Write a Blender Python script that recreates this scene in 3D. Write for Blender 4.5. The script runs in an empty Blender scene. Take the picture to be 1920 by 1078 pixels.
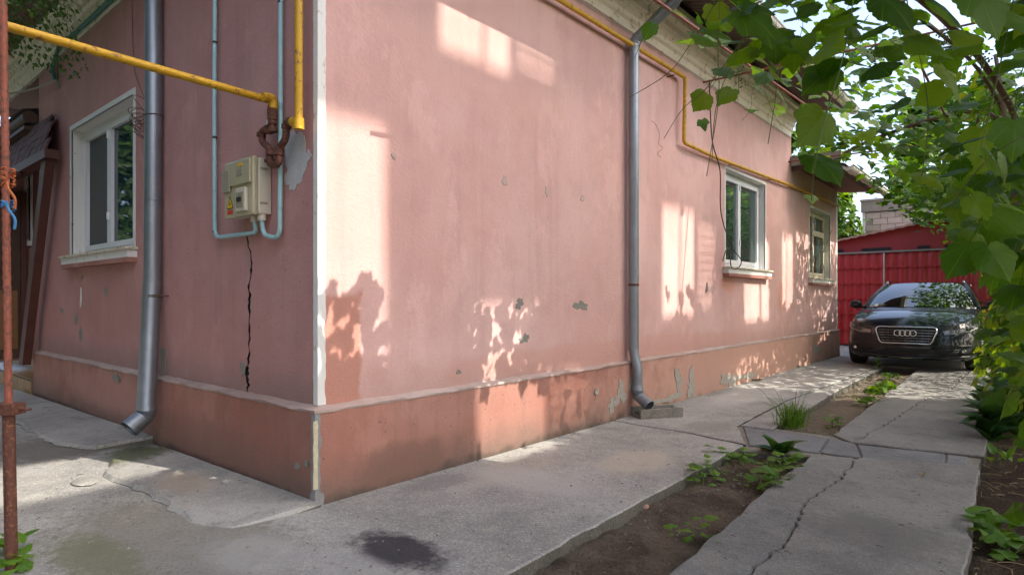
import bpy, bmesh, math, random
from mathutils import Vector, Matrix, Euler, noise
random.seed(7)
S = bpy.context.scene
COL = S.collection
R = math.radians

# ---------------------------------------------------------------- camera
YAW, EYE = R(40.35), 1.10
CAM = Vector((2.914, -1.815, EYE))
FW = Vector((-math.sin(YAW), math.cos(YAW), 0)); RT = Vector((math.cos(YAW), math.sin(YAW), 0))
cd = bpy.data.cameras.new('camera'); cd.sensor_width = 36; cd.lens = 21.675
cd.shift_y = 22 / 1920; cd.clip_start = 0.05; cd.clip_end = 2000
cam = bpy.data.objects.new('camera', cd); COL.objects.link(cam)
cam.location = CAM; cam.rotation_euler = (R(90), 0, YAW)
S.camera = cam
# ---------------------------------------------------------------- sky, sun, exposure
SUN = Vector((1.0, 0.25, 1.0))
w = bpy.data.worlds.new('World'); S.world = w; w.use_nodes = True
nt = w.node_tree; sky = nt.nodes.new('ShaderNodeTexSky'); sky.sky_type = 'NISHITA'; sky.sun_disc = False
sky.sun_elevation = math.atan2(SUN.z, math.hypot(SUN.x, SUN.y)); sky.sun_rotation = math.atan2(SUN.x, SUN.y)
sky.air_density = 0.8; sky.dust_density = 4.0; sky.ozone_density = 0.6
nt.links.new(sky.outputs[0], nt.nodes['Background'].inputs[0]); nt.nodes['Background'].inputs[1].default_value = 0.15
sl = bpy.data.lights.new('sun', 'SUN'); sl.energy = 2.0; sl.angle = R(0.35); sl.color = (1, 0.93, 0.82)
so = bpy.data.objects.new('sun', sl); COL.objects.link(so); so.location = (20, 5, 20)
so.rotation_euler = (-SUN).to_track_quat('-Z', 'Y').to_euler()
S.view_settings.view_transform = 'Standard'; S.view_settings.look = 'None'
S.view_settings.gamma = 1; S.view_settings.exposure = 1.93; S.view_settings.use_curve_mapping = False

# ---------------------------------------------------------------- places measured from the photograph
def ray(x, y): return FW + RT * ((x - 960) / 1156) + Vector((0, 0, (561 - y) / 1156))
def at_depth(x, y, d): return CAM + ray(x, y) * d
def on_x(x, y, X=-0.05):
    r = ray(x, y); return CAM + r * ((X - CAM.x) / r.x)
def on_y(x, y, Y=0.05):
    r = ray(x, y); return CAM + r * ((Y - CAM.y) / r.y)
def on_z(x, y, z=0.0):
    r = ray(x, y); return CAM + r * ((z - EYE) / r.z)
def project(p):
    v = p - CAM; d = v.dot(FW)
    if d < 0.05: return None
    return (960 + 1156 * v.dot(RT) / d, 561 - 1156 * v.z / d, d)

# ---------------------------------------------------------------- materials
def newmat(name):
    m = bpy.data.materials.new(name); m.use_nodes = True
    n = m.node_tree.nodes; return m, n, m.node_tree.links, n['Principled BSDF']
def N(n, t, **k):
    o = n.new('ShaderNode' + t)
    for a, b in k.items():
        if a.startswith('i_'):
            key = a[2:]; o.inputs[int(key) if key.isdigit() else key].default_value = b
        else: setattr(o, a, b)
    return o
def col(c): return (c[0], c[1], c[2], 1)
def mixc(n, l, fac, a, b, mode='MIX'):
    m = n.new('ShaderNodeMix'); m.data_type = 'RGBA'; m.blend_type = mode
    for s, v in ((0, fac), (6, a), (7, b)):
        if hasattr(v, 'is_output'): l.new(v, m.inputs[s])
        elif s == 0: m.inputs[0].default_value = v
        else: m.inputs[s].default_value = col(v)
    return m.outputs[2]
def math_(n, l, op, a, b=0.0, c=None):
    m = n.new('ShaderNodeMath'); m.operation = op
    for i, v in enumerate((a, b) if c is None else (a, b, c)):
        if hasattr(v, 'is_output'): l.new(v, m.inputs[i])
        else: m.inputs[i].default_value = v
    return m.outputs[0]
def maprange(n, l, v, a, b, c=0.0, d=1.0):
    m = N(n, 'MapRange', i_1=a, i_2=b, i_3=c, i_4=d); m.interpolation_type = 'SMOOTHSTEP'
    l.new(v, m.inputs[0]); return m.outputs[0]
def noise_(n, l, vec, scale, detail=4, rough=0.55):
    t = N(n, 'TexNoise', i_Scale=scale, i_Detail=detail, i_Roughness=rough); l.new(vec, t.inputs['Vector']); return t.outputs['Fac']
def scaled(n, l, vec, s):
    m = N(n, 'VectorMath', operation='MULTIPLY'); l.new(vec, m.inputs[0]); m.inputs[1].default_value = s; return m.outputs[0]
def bump_(n, l, h, strength, dist, b):
    k = N(n, 'Bump', i_Strength=strength, i_Distance=dist); l.new(h, k.inputs['Height']); l.new(k.outputs[0], b.inputs['Normal'])
def blob(n, l, pos, c, rad, nz, amt=0.9, lo=1.05, hi=0.55, square=False):
    s = N(n, 'VectorMath', operation='SUBTRACT'); l.new(pos, s.inputs[0]); s.inputs[1].default_value = c
    d = N(n, 'VectorMath', operation='DIVIDE'); l.new(s.outputs[0], d.inputs[0]); d.inputs[1].default_value = rad
    if square:
        ab = N(n, 'VectorMath', operation='ABSOLUTE'); l.new(d.outputs[0], ab.inputs[0]); sx = N(n, 'SeparateXYZ'); l.new(ab.outputs[0], sx.inputs[0]); ev = math_(n, l, 'MAXIMUM', sx.outputs['Y'], sx.outputs['Z'])
    else:
        e = N(n, 'VectorMath', operation='LENGTH'); l.new(d.outputs[0], e.inputs[0]); ev = e.outputs['Value']
    v = math_(n, l, 'MULTIPLY_ADD', nz, amt, ev)
    v = math_(n, l, 'SUBTRACT', v, amt * 0.5)
    return maprange(n, l, v, hi, lo, 1.0, 0.0)
MATS = {}
def simple(name, c, var=0.2, scale=9, rough=0.6, bump=0.15, bscale=90, metal=0.0, c2=None, c2amt=0.5, rnd=0.0, coat=0.0):
    m, n, l, b = newmat(name)
    tc = N(n, 'TexCoord').outputs['Object']
    f = noise_(n, l, tc, scale, 5)
    o = mixc(n, l, f, [x * (1 - var) for x in c], [min(1, x * (1 + var)) for x in c])
    if c2:
        g = noise_(n, l, tc, scale * 2.3, 6, 0.65)
        o = mixc(n, l, maprange(n, l, g, 0.62 - 0.22 * c2amt, 0.74 - 0.22 * c2amt), o, c2)
    if rnd:
        oi = N(n, 'ObjectInfo').outputs['Random']
        o = mixc(n, l, 1.0, o, mixc(n, l, oi, [1 - rnd] * 3, [1 + rnd] * 3), 'MULTIPLY')
    l.new(o, b.inputs['Base Color'])
    b.inputs['Roughness'].default_value = rough; b.inputs['Metallic'].default_value = metal
    b.inputs['Coat Weight'].default_value = coat
    if bump: bump_(n, l, noise_(n, l, tc, bscale, 4), bump, 0.01, b)
    MATS[name] = m; return m

def plaster(name, base, pale, dirt, lo, hi, extra=()):
    m, n, l, b = newmat(name)
    pos = N(n, 'NewGeometry').outputs['Position']
    big = noise_(n, l, pos, 0.9, 5, 0.6); mid = noise_(n, l, pos, 5, 5, 0.6); fine = noise_(n, l, pos, 45, 4, 0.6)
    streak = noise_(n, l, scaled(n, l, pos, (9, 9, 0.55)), 1.0, 5, 0.6)
    weave = noise_(n, l, scaled(n, l, pos, (35, 35, 110)), 1.0, 3, 0.6)
    o = mixc(n, l, maprange(n, l, big, 0.35, 0.68), base, pale)
    o = mixc(n, l, maprange(n, l, mid, 0.42, 0.8, 0, 0.35), o, [x * 0.78 for x in base])
    o = mixc(n, l, maprange(n, l, streak, 0.50, 0.72, 0, 0.28), o, dirt)
    o = mixc(n, l, maprange(n, l, fine, 0.55, 0.8, 0, 0.25), o, [x * 0.7 for x in base])
    tr_ = noise_(n, l, scaled(n, l, pos, (2.1, 2.1, 1.3)), 1.0, 7, 0.7); o = mixc(n, l, maprange(n, l, tr_, 0.54, 0.63, 0, 0.4), o, [min(1, x * 1.13) for x in pale]); o = mixc(n, l, maprange(n, l, tr_, 0.30, 0.43, 0.22, 0), o, dirt)
    vd = N(n, 'TexVoronoi', i_Scale=26); l.new(pos, vd.inputs['Vector']); vs_ = N(n, 'SeparateColor'); l.new(vd.outputs['Color'], vs_.inputs[0])
    dot = math_(n, l, 'MULTIPLY', maprange(n, l, vs_.outputs[0], 0.93, 0.95), maprange(n, l, vd.outputs['Distance'], 0.10, 0.17, 0.75, 0)); o = mixc(n, l, dot, o, [x * 0.35 for x in base])
    z = N(n, 'SeparateXYZ'); l.new(pos, z.inputs[0])
    zz = math_(n, l, 'MULTIPLY_ADD', mid, (hi - lo) * 0.9, z.outputs['Z'])
    zz = math_(n, l, 'SUBTRACT', zz, (hi - lo) * 0.45)
    o = mixc(n, l, maprange(n, l, zz, lo, hi, 0.88, 0.0), o, dirt)
    if lo < 0.1:
        zs_ = math_(n, l, 'MULTIPLY_ADD', mid, -0.16, z.outputs['Z']); o = mixc(n, l, maprange(n, l, zs_, -0.085, -0.02, 0.85, 0), o, (0.085, 0.066, 0.052))
    for c, rad, cc, st in extra:
        k = blob(n, l, pos, c, rad, mid, *((0.35, 1.03, 0.93, True) if st > 0.86 else ())); o = mixc(n, l, math_(n, l, 'MULTIPLY', k, st), o, cc)
    l.new(o, b.inputs['Base Color']); b.inputs['Roughness'].default_value = 0.88
    b.inputs['Specular IOR Level'].default_value = 0.25
    h = math_(n, l, 'MULTIPLY_ADD', weave, 0.7, fine); h = math_(n, l, 'MULTIPLY_ADD', mid, 0.55, h)
    bump_(n, l, h, 0.30, 0.010, b)
    MATS[name] = m; return m

def concrete(name, base, stains=(), speck=1.0, green=None):
    m, n, l, b = newmat(name)
    pos = N(n, 'NewGeometry').outputs['Position']
    big = noise_(n, l, pos, 0.8, 6, 0.62); mid = noise_(n, l, pos, 4.5, 6, 0.65); fine = noise_(n, l, pos, 70, 5, 0.7)
    v = N(n, 'TexVoronoi', i_Scale=150); l.new(pos, v.inputs['Vector'])
    o = mixc(n, l, maprange(n, l, big, 0.3, 0.7), [x * 0.72 for x in base], [x * 1.22 for x in base])
    o = mixc(n, l, maprange(n, l, mid, 0.45, 0.75, 0, 0.6), o, (base[0] * 1.3, base[1] * 1.25, base[2] * 1.15))
    o = mixc(n, l, maprange(n, l, mid, 0.25, 0.47, 0.7, 0), o, [x * 0.58 for x in base])
    pit = noise_(n, l, pos, 19, 5, 0.7); o = mixc(n, l, maprange(n, l, pit, 0.30, 0.46, 0.6, 0), o, [x * 0.5 for x in base]); o = mixc(n, l, maprange(n, l, pit, 0.58, 0.72, 0, 0.4), o, [min(1, x * 1.45) for x in base])
    sp = N(n, 'SeparateColor'); l.new(v.outputs['Color'], sp.inputs[0])
    o = mixc(n, l, maprange(n, l, sp.outputs[0], 0.72, 0.97, 0, 0.5 * speck), o, [x * 0.4 for x in base])
    o = mixc(n, l, maprange(n, l, sp.outputs[1], 0.86, 0.99, 0, 0.5 * speck), o, [min(1, x * 1.9) for x in base])
    o = mixc(n, l, maprange(n, l, fine, 0.5, 0.8, 0, 0.35), o, [x * 0.5 for x in base])
    for c, rad, cc, st in stains:
        k = blob(n, l, pos, c, rad, math_(n, l, 'MULTIPLY_ADD', pit, 0.55, math_(n, l, 'MULTIPLY', mid, 0.45)), 1.7, 1.1, 0.55); o = mixc(n, l, math_(n, l, 'MULTIPLY', k, st), o, cc)
    l.new(o, b.inputs['Base Color']); b.inputs['Roughness'].default_value = 0.92
    b.inputs['Specular IOR Level'].default_value = 0.2
    h = math_(n, l, 'MULTIPLY_ADD', mid, 2.0, fine); h = math_(n, l, 'MULTIPLY_ADD', sp.outputs[0], 0.35, h)
    bump_(n, l, h, 0.6, 0.014, b)
    MATS[name] = m; return m

def leafmat(name, c1, c2, c3, trans=0.45, veins=True, rough=0.45):
    m, n, l, b = newmat(name)
    rnd = N(n, 'NewGeometry').outputs['Random Per Island']
    oi = N(n, 'ObjectInfo').outputs['Random']
    r = math_(n, l, 'FRACT', math_(n, l, 'ADD', rnd, oi))
    cr = n.new('ShaderNodeValToRGB'); e = cr.color_ramp.elements
    e[0].color = col(c1); e[1].color = col(c3); e[1].position = 1.0; k = e.new(0.55); k.color = col(c2)
    l.new(r, cr.inputs[0]); o = cr.outputs[0]
    tc = N(n, 'TexCoord').outputs['Object']
    o = mixc(n, l, maprange(n, l, noise_(n, l, tc, 24, 3), 0.45, 0.8, 0, 0.35), o, [x * 0.6 for x in c1])
    if veins:
        s = N(n, 'SeparateXYZ'); l.new(tc, s.inputs[0])
        a = math_(n, l, 'ARCTAN2', s.outputs['X'], s.outputs['Y'])
        p = math_(n, l, 'PINGPONG', a, R(21))
        o = mixc(n, l, maprange(n, l, p, 0.006, 0.03, 0.3, 0), o, (c3[0] * 1.5, c3[1] * 1.35, c3[2] * 1.4))
    l.new(o, b.inputs['Base Color']); b.inputs['Roughness'].default_value = rough
    b.inputs['Specular IOR Level'].default_value = 0.22
    t = n.new('ShaderNodeBsdfTranslucent')
    l.new(mixc(n, l, 1.0, o, (2.5, 2.2, 0.45), 'MULTIPLY'), t.inputs[0])
    ms = N(n, 'MixShader', i_Fac=trans); l.new(b.outputs[0], ms.inputs[1]); l.new(t.outputs[0], ms.inputs[2])
    l.new(ms.outputs[0], n['Material Output'].inputs[0])
    MATS[name] = m; return m
def glassy(name, base, ior=1.7, rough=0.03):
    m, n, l, b = newmat(name); b.inputs['Base Color'].default_value = col(base); b.inputs['IOR'].default_value = ior
    b.inputs['Roughness'].default_value = rough; b.inputs['Specular IOR Level'].default_value = 0.7
    pos = N(n, 'NewGeometry').outputs['Position']
    bump_(n, l, noise_(n, l, pos, 1.6, 2), 0.03, 0.05, b)
    MATS[name] = m; return m

# ---------------------------------------------------------------- mesh building
class MB:
    def __init__(s): s.v = []; s.f = []
    def add(s, vs, fs):
        k = len(s.v); s.v += [Vector(p) for p in vs]; s.f += [tuple(i + k for i in f) for f in fs]; return s
    def box(s, a, b, m=None):
        x0, y0, z0 = a; x1, y1, z1 = b
        vs = [Vector(p) for p in ((x0,y0,z0),(x1,y0,z0),(x1,y1,z0),(x0,y1,z0),(x0,y0,z1),(x1,y0,z1),(x1,y1,z1),(x0,y1,z1))]
        if m: vs = [m @ p for p in vs]
        return s.add(vs, [(0,3,2,1),(4,5,6,7),(0,1,5,4),(1,2,6,5),(2,3,7,6),(3,0,4,7)])
    def tube(s, path, r, n=10, cap=True):
        path = [Vector(p) for p in path]; rs = r if isinstance(r, (list, tuple)) else [r] * len(path)
        T = [(path[min(i + 1, len(path) - 1)] - path[max(i - 1, 0)]).normalized() for i in range(len(path))]
        up = Vector((0, 0, 1)) if abs(T[0].z) < 0.9 else Vector((1, 0, 0)); u = T[0].cross(up).normalized()
        vs = []
        for p, t, q in zip(path, T, rs):
            u = (u - t * u.dot(t)).normalized(); v = t.cross(u)
            vs += [p + (u * math.cos(2 * math.pi * j / n) + v * math.sin(2 * math.pi * j / n)) * q for j in range(n)]
        fs = [(i*n+j, i*n+(j+1)%n, (i+1)*n+(j+1)%n, (i+1)*n+j) for i in range(len(path)-1) for j in range(n)]
        if cap: fs += [tuple(range(n))[::-1], tuple(range((len(path)-1)*n, len(path)*n))]
        return s.add(vs, fs)
    def grid(s, rows):
        n = len(rows[0]); k = [p for r in rows for p in r]
        return s.add(k, [(i*n+j, i*n+j+1, (i+1)*n+j+1, (i+1)*n+j) for i in range(len(rows)-1) for j in range(n-1)])
    def sphere(s, c, r, n=12, m=8):
        r = Vector((r, r, r)) if not hasattr(r, '__len__') else Vector(r)
        rows = [[Vector(c) + Vector((r.x*math.sin(math.pi*i/m)*math.cos(2*math.pi*j/n), r.y*math.sin(math.pi*i/m)*math.sin(2*math.pi*j/n), r.z*math.cos(math.pi*i/m))) for j in range(n+1)] for i in range(m+1)]
        return s.grid(rows)
    def poly_prism(s, pts, nrm, h):
        pts = [Vector(p) for p in pts]; k = len(pts); nrm = Vector(nrm)
        return s.add(pts + [p + nrm * h for p in pts], [tuple(range(k))[::-1], tuple(range(k, 2*k))] + [(i, (i+1)%k, k+(i+1)%k, k+i) for i in range(k)])
    def build(s, name, mat, parent=None, smooth=False, local=False, sub=0, tri=False, bevel=0):
        off = Vector((0, 0, 0)); q = parent
        while q is not None and not local: off += q.location; q = q.parent
        me = bpy.data.meshes.new(name); me.from_pydata([tuple(p - off) for p in s.v], [], s.f)
        bm = bmesh.new(); bm.from_mesh(me); bmesh.ops.remove_doubles(bm, verts=bm.verts, dist=1e-5)
        bmesh.ops.recalc_face_normals(bm, faces=bm.faces)
        if tri: bmesh.ops.triangulate(bm, faces=[f for f in bm.faces if len(f.verts) > 4])
        if bevel: bmesh.ops.bevel(bm, geom=list(bm.edges), offset=bevel, segments=2, affect='EDGES', profile=0.6)
        bm.to_mesh(me); bm.free()
        o = bpy.data.objects.new(name, me); COL.objects.link(o); o.parent = parent
        me.materials.append(MATS[mat] if isinstance(mat, str) else mat)
        if smooth:
            me.polygons.foreach_set('use_smooth', [True] * len(me.polygons))
            try: me.set_sharp_from_angle(angle=R(smooth if smooth is not True else 40))
            except Exception: pass
        if sub:
            md = o.modifiers.new('s', 'SUBSURF'); md.levels = sub; md.render_levels = sub
        return o
def tag(o, label=None, cat=None, group=None, kind=None):
    for k, v in (('label', label), ('category', cat), ('group', group), ('kind', kind)):
        if v: o[k] = v
    return o
def thing(name, loc, label, cat, group=None):
    o = bpy.data.objects.new(name, None); COL.objects.link(o); o.location = loc; o.empty_display_size = 0.1
    return tag(o, label, cat, group)
def filled(loops):
    """planar face with holes: loops of 3-D points, first the outline"""
    bm = bmesh.new(); es = []
    for lp in loops:
        vs = [bm.verts.new(p) for p in lp]
        es += [bm.edges.new((vs[i], vs[(i + 1) % len(vs)])) for i in range(len(vs))]
    bmesh.ops.triangle_fill(bm, edges=es, use_beauty=True, use_dissolve=False)
    bm.verts.index_update(); out = ([v.co.copy() for v in bm.verts], [tuple(v.index for v in f.verts) for f in bm.faces]); bm.free(); return out
def smoothpath(pts, k=6):
    pts = [Vector(p) for p in pts]; out = []
    for i in range(len(pts) - 1):
        a, b, c, d = pts[max(i-1, 0)], pts[i], pts[i+1], pts[min(i+2, len(pts)-1)]
        for j in range(k):
            t = j / k; out.append(0.5 * ((2*b) + (c-a)*t + (2*a-5*b+4*c-d)*t*t + (3*b-a-3*c+d)*t**3))
    return out + [pts[-1]]
def bends(pts, r=0.06, k=5):
    pts = [Vector(p) for p in pts]; out = [pts[0]]
    for i in range(1, len(pts) - 1):
        a, b, c = pts[i-1], pts[i], pts[i+1]
        q = min(r, (a-b).length * 0.49, (c-b).length * 0.49); p0 = b + (a-b).normalized()*q; p1 = b + (c-b).normalized()*q
        for j in range(k + 1):
            t = j / k; out.append(p0*(1-t)**2 + b*2*t*(1-t) + p1*t*t)
    return out + [pts[-1]]
def lerp(tab, x):
    if x <= tab[0][0]: return tab[0][1]
    for (a, p), (b, q) in zip(tab, tab[1:]):
        if x <= b: return p + (q - p) * (x - a) / (b - a)
    return tab[-1][1]
def ragged(c, rx, rz, n=22, amt=0.35, seed=0):
    rr = random.Random(seed); ph = [rr.uniform(0, 6.28) for _ in range(5)]; out = []
    for i in range(n):
        a = 2 * math.pi * i / n
        q = 1 + amt * (0.5*math.sin(2*a+ph[0]) + 0.35*math.sin(3*a+ph[1]) + 0.3*math.sin(5*a+ph[2]) + 0.25*math.sin(8*a+ph[3])) + rr.uniform(-0.1, 0.1) * amt * 2
        out.append((c[0] + rx*q*math.cos(a), c[1] + rz*q*math.sin(a)))
    return out
def jag(pts, step=0.07, amp=0.012, seed=1):
    """polyline with a broken, uneven edge"""
    rr = random.Random(seed); out = []
    for a, b in zip(pts, pts[1:]):
        a, b = Vector((a[0], a[1])), Vector((b[0], b[1])); n = max(1, int((b - a).length / step)); t = (b - a).normalized(); p = Vector((-t.y, t.x))
        for i in range(n):
            out.append(a + (b - a) * (i / n) + p * (rr.uniform(-amp, amp) if i else rr.uniform(-amp, amp) * 0.5))
    return out
# ================================================================ materials of the place
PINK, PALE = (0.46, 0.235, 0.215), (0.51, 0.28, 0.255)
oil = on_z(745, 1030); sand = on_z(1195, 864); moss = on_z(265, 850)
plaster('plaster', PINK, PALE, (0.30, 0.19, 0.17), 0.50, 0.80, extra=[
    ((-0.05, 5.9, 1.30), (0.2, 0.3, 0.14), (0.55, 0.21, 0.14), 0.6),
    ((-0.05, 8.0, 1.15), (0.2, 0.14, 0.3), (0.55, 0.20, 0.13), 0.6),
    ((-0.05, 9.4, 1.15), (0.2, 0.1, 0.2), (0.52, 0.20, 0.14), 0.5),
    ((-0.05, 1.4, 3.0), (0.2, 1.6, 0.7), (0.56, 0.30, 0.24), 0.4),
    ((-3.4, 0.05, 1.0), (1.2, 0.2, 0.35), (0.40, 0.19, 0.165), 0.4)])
plaster('plaster_paler', (0.60, 0.36, 0.325), (0.66, 0.43, 0.395), (0.45, 0.285, 0.25), 0.50, 0.80, extra=[  # paler version of the pink plaster, used on the long wall
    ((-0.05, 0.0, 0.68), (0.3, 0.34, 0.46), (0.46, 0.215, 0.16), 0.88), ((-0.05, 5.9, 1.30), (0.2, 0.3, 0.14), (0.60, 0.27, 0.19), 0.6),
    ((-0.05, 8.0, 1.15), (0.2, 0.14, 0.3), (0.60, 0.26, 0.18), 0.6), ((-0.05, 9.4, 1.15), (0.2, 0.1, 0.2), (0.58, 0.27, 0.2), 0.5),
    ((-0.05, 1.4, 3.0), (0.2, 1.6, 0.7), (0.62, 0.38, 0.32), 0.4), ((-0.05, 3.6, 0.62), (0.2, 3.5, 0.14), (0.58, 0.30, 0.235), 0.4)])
plaster('plinth_paint', (0.33, 0.145, 0.108), (0.41, 0.215, 0.17), (0.17, 0.115, 0.092), 0.0, 0.30, extra=[
    ((0, 7.2, 0.3), (0.3, 5.0, 0.7), (0.55, 0.33, 0.255), 0.75), ((0, 0.6, 0.12), (0.2, 0.5, 0.16), (0.20, 0.11, 0.085), 0.7), ((-1.3, 0, 0.15), (1.0, 0.2, 0.2), (0.25, 0.13, 0.10), 0.6),
    ((-3.3, 0, 0.3), (1.3, 0.3, 0.2), (0.50, 0.27, 0.23), 0.5)])
plaster('ledge_cement', (0.38, 0.27, 0.235), (0.46, 0.37, 0.33), (0.25, 0.18, 0.15), -1, -0.5)
concrete('yard_concrete', (0.36, 0.35, 0.325), stains=[
    (oil, (0.30, 0.17, 0.3), (0.035, 0.032, 0.04), 0.9), (sand, (0.26, 0.42, 0.3), (0.50, 0.43, 0.34), 0.5),
    (moss, (0.35, 0.25, 0.3), (0.10, 0.115, 0.045), 0.8), (on_z(960, 880), (0.2, 0.5, 0.2), (0.42, 0.37, 0.31), 0.5),
    (on_z(330, 1010), (0.9, 0.5, 0.3), (0.17, 0.15, 0.115), 0.6), (on_z(100, 840), (0.6, 0.4, 0.3), (0.14, 0.125, 0.10), 0.7),
    (on_z(1000, 900), (0.5, 0.22, 0.3), (0.47, 0.455, 0.42), 0.55), (on_z(820, 905), (0.16, 0.3, 0.3), (0.20, 0.19, 0.18), 0.5), (on_z(480, 1040), (0.3, 0.2, 0.3), (0.45, 0.44, 0.42), 0.5), (on_z(1420, 735), (0.3, 1.6, 0.3), (0.52, 0.50, 0.46), 0.6), (on_z(1330, 800), (0.25, 0.3, 0.3), (0.25, 0.235, 0.215), 0.6),
    (on_z(650, 1060), (0.3, 0.14, 0.3), (0.40, 0.39, 0.37), 0.5), (on_z(180, 1050), (0.5, 0.16, 0.3), (0.16, 0.165, 0.09), 0.6)])
concrete('strip_concrete', (0.24, 0.235, 0.22), stains=[(on_z(1650, 1000), (0.4, 0.3, 0.3), (0.15, 0.14, 0.13), 0.5), (on_z(1700, 740), (0.4, 0.8, 0.3), (0.34, 0.32, 0.29), 0.5)], speck=0.7)
concrete('skirt_concrete', (0.34, 0.33, 0.305), stains=[((-1.95, -0.3, 0), (0.4, 0.35, 0.3), (0.10, 0.11, 0.05), 0.85), ((-0.9, -0.3, 0.05), (0.3, 0.15, 0.2), (0.38, 0.30, 0.22), 0.5)], speck=0.6)
concrete('smooth_cement', (0.30, 0.30, 0.295), speck=0.15)
concrete('channel_cement', (0.20, 0.205, 0.21), speck=0.3)
concrete('old_concrete', (0.24, 0.22, 0.185), speck=0.8)
def soilmat():
    m, n, l, b = newmat('soil'); pos = N(n, 'NewGeometry').outputs['Position']
    a = noise_(n, l, pos, 3, 6, 0.65); f = noise_(n, l, pos, 60, 6, 0.7)
    v = N(n, 'TexVoronoi', i_Scale=55); l.new(pos, v.inputs['Vector'])
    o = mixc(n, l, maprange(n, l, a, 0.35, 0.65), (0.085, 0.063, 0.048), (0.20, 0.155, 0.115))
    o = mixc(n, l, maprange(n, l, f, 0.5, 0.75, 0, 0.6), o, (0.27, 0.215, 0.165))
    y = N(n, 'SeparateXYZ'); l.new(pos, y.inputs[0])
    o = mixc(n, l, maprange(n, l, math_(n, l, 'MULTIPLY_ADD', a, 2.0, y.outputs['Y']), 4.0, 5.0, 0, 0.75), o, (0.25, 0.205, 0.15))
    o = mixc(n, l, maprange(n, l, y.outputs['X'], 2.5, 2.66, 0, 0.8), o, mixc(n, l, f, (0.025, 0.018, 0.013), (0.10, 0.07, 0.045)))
    l.new(o, b.inputs['Base Color']); b.inputs['Roughness'].default_value = 0.95; b.inputs['Specular IOR Level'].default_value = 0.1
    bump_(n, l, math_(n, l, 'MULTIPLY_ADD', v.outputs['Distance'], 0.8, f), 0.9, 0.03, b); MATS['soil'] = m
soilmat()
simple('white_paint', (0.70, 0.69, 0.66), 0.08, 6, 0.6, 0.2, 40, c2=(0.42, 0.38, 0.32), c2amt=0.15)
simple('cornice_paint', (0.78, 0.73, 0.62), 0.12, 4, 0.7, 0.3, 30, c2=(0.42, 0.36, 0.27), c2amt=0.35)
simple('plastic_white', (0.74, 0.75, 0.76), 0.05, 3, 0.35, 0.03, 30)
simple('old_frame', (0.62, 0.56, 0.43), 0.15, 9, 0.6, 0.3, 50, c2=(0.32, 0.26, 0.18), c2amt=0.5)
simple('screen_mesh', (0.085, 0.085, 0.085), 0.15, 3, 0.8, 0.3, 400)
glassy('glass_teal', (0.014, 0.034, 0.042), 1.3); glassy('glass_green', (0.03, 0.055, 0.05), 2.1); glassy('glass_dark', (0.008, 0.007, 0.006), 1.6)
simple('zinc', (0.27, 0.30, 0.33), 0.25, 7, 0.46, 0.08, 20, metal=0.75, c2=(0.25, 0.28, 0.30), c2amt=0.3)
simple('gutter_paint', (0.62, 0.60, 0.54), 0.15, 5, 0.5, 0.15, 30, c2=(0.40, 0.36, 0.29), c2amt=0.3)
simple('soffit_sheet', (0.085, 0.06, 0.05), 0.25, 6, 0.6, 0.2, 40)
simple('roof_sheet', (0.14, 0.07, 0.05), 0.25, 6, 0.6, 0.2, 40)
simple('yellow_pipe', (0.56, 0.315, 0.012), 0.18, 14, 0.5, 0.25, 70, c2=(0.19, 0.085, 0.03), c2amt=0.35)
simple('rusty_iron', (0.115, 0.045, 0.03), 0.45, 26, 0.7, 0.4, 120, metal=0.25, c2=(0.24, 0.10, 0.05), c2amt=0.45)
simple('red_rebar', (0.26, 0.075, 0.045), 0.35, 20, 0.65, 0.4, 120, c2=(0.12, 0.05, 0.035), c2amt=0.5)
simple('conduit_paint', (0.34, 0.55, 0.57), 0.12, 6, 0.42, 0.08, 30, c2=(0.22, 0.42, 0.42), c2amt=0.3)
simple('teal_paint', (0.055, 0.20, 0.175), 0.2, 9, 0.5, 0.1, 30)
simple('meter_cover', (0.43, 0.385, 0.25), 0.12, 6, 0.25, 0.03, 30)
simple('meter_case', (0.58, 0.53, 0.42), 0.10, 5, 0.4, 0.05, 30)
simple('meter_inner', (0.30, 0.27, 0.19), 0.25, 25, 0.35, 0.05, 30)
simple('warn_yellow', (0.75, 0.42, 0.0), 0.05, 3, 0.5, 0); simple('warn_red', (0.55, 0.03, 0.02), 0.05, 3, 0.5, 0); simple('black', (0.012, 0.012, 0.012), 0.1, 3, 0.6, 0)
simple('cable', (0.035, 0.03, 0.028), 0.2, 9, 0.6, 0); simple('wire_brown', (0.10, 0.075, 0.06), 0.3, 9, 0.6, 0); simple('cable_beige', (0.33, 0.29, 0.22), 0.2, 9, 0.6, 0)
simple('brown_wood', (0.085, 0.028, 0.02), 0.35, 8, 0.55, 0.25, 60); simple('dark_wood', (0.06, 0.028, 0.016), 0.3, 8, 0.6, 0.2, 60)
simple('honey_wood', (0.20, 0.095, 0.035), 0.3, 8, 0.5, 0.2, 60)
simple('shingle', (0.085, 0.035, 0.032), 0.3, 10, 0.75, 0.4, 70, rnd=0.25)
simple('step_tile', (0.34, 0.20, 0.075), 0.25, 10, 0.45, 0.1, 50, rnd=0.15); simple('grout', (0.16, 0.12, 0.085), 0.2, 9, 0.9, 0.2, 60)
simple('red_sheet', (0.43, 0.02, 0.022), 0.15, 2.2, 0.42, 0.05, 30, c2=(0.30, 0.03, 0.03), c2amt=0.3); simple('red_wall', (0.36, 0.04, 0.04), 0.2, 3, 0.7, 0.2, 40)
simple('tile_edge', (0.42, 0.23, 0.16), 0.25, 10, 0.8, 0.3, 60)
simple('block', (0.40, 0.35, 0.295), 0.2, 9, 0.9, 0.4, 60, rnd=0.16); simple('mortar', (0.28, 0.25, 0.21), 0.2, 9, 0.9, 0.3, 60)
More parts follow.
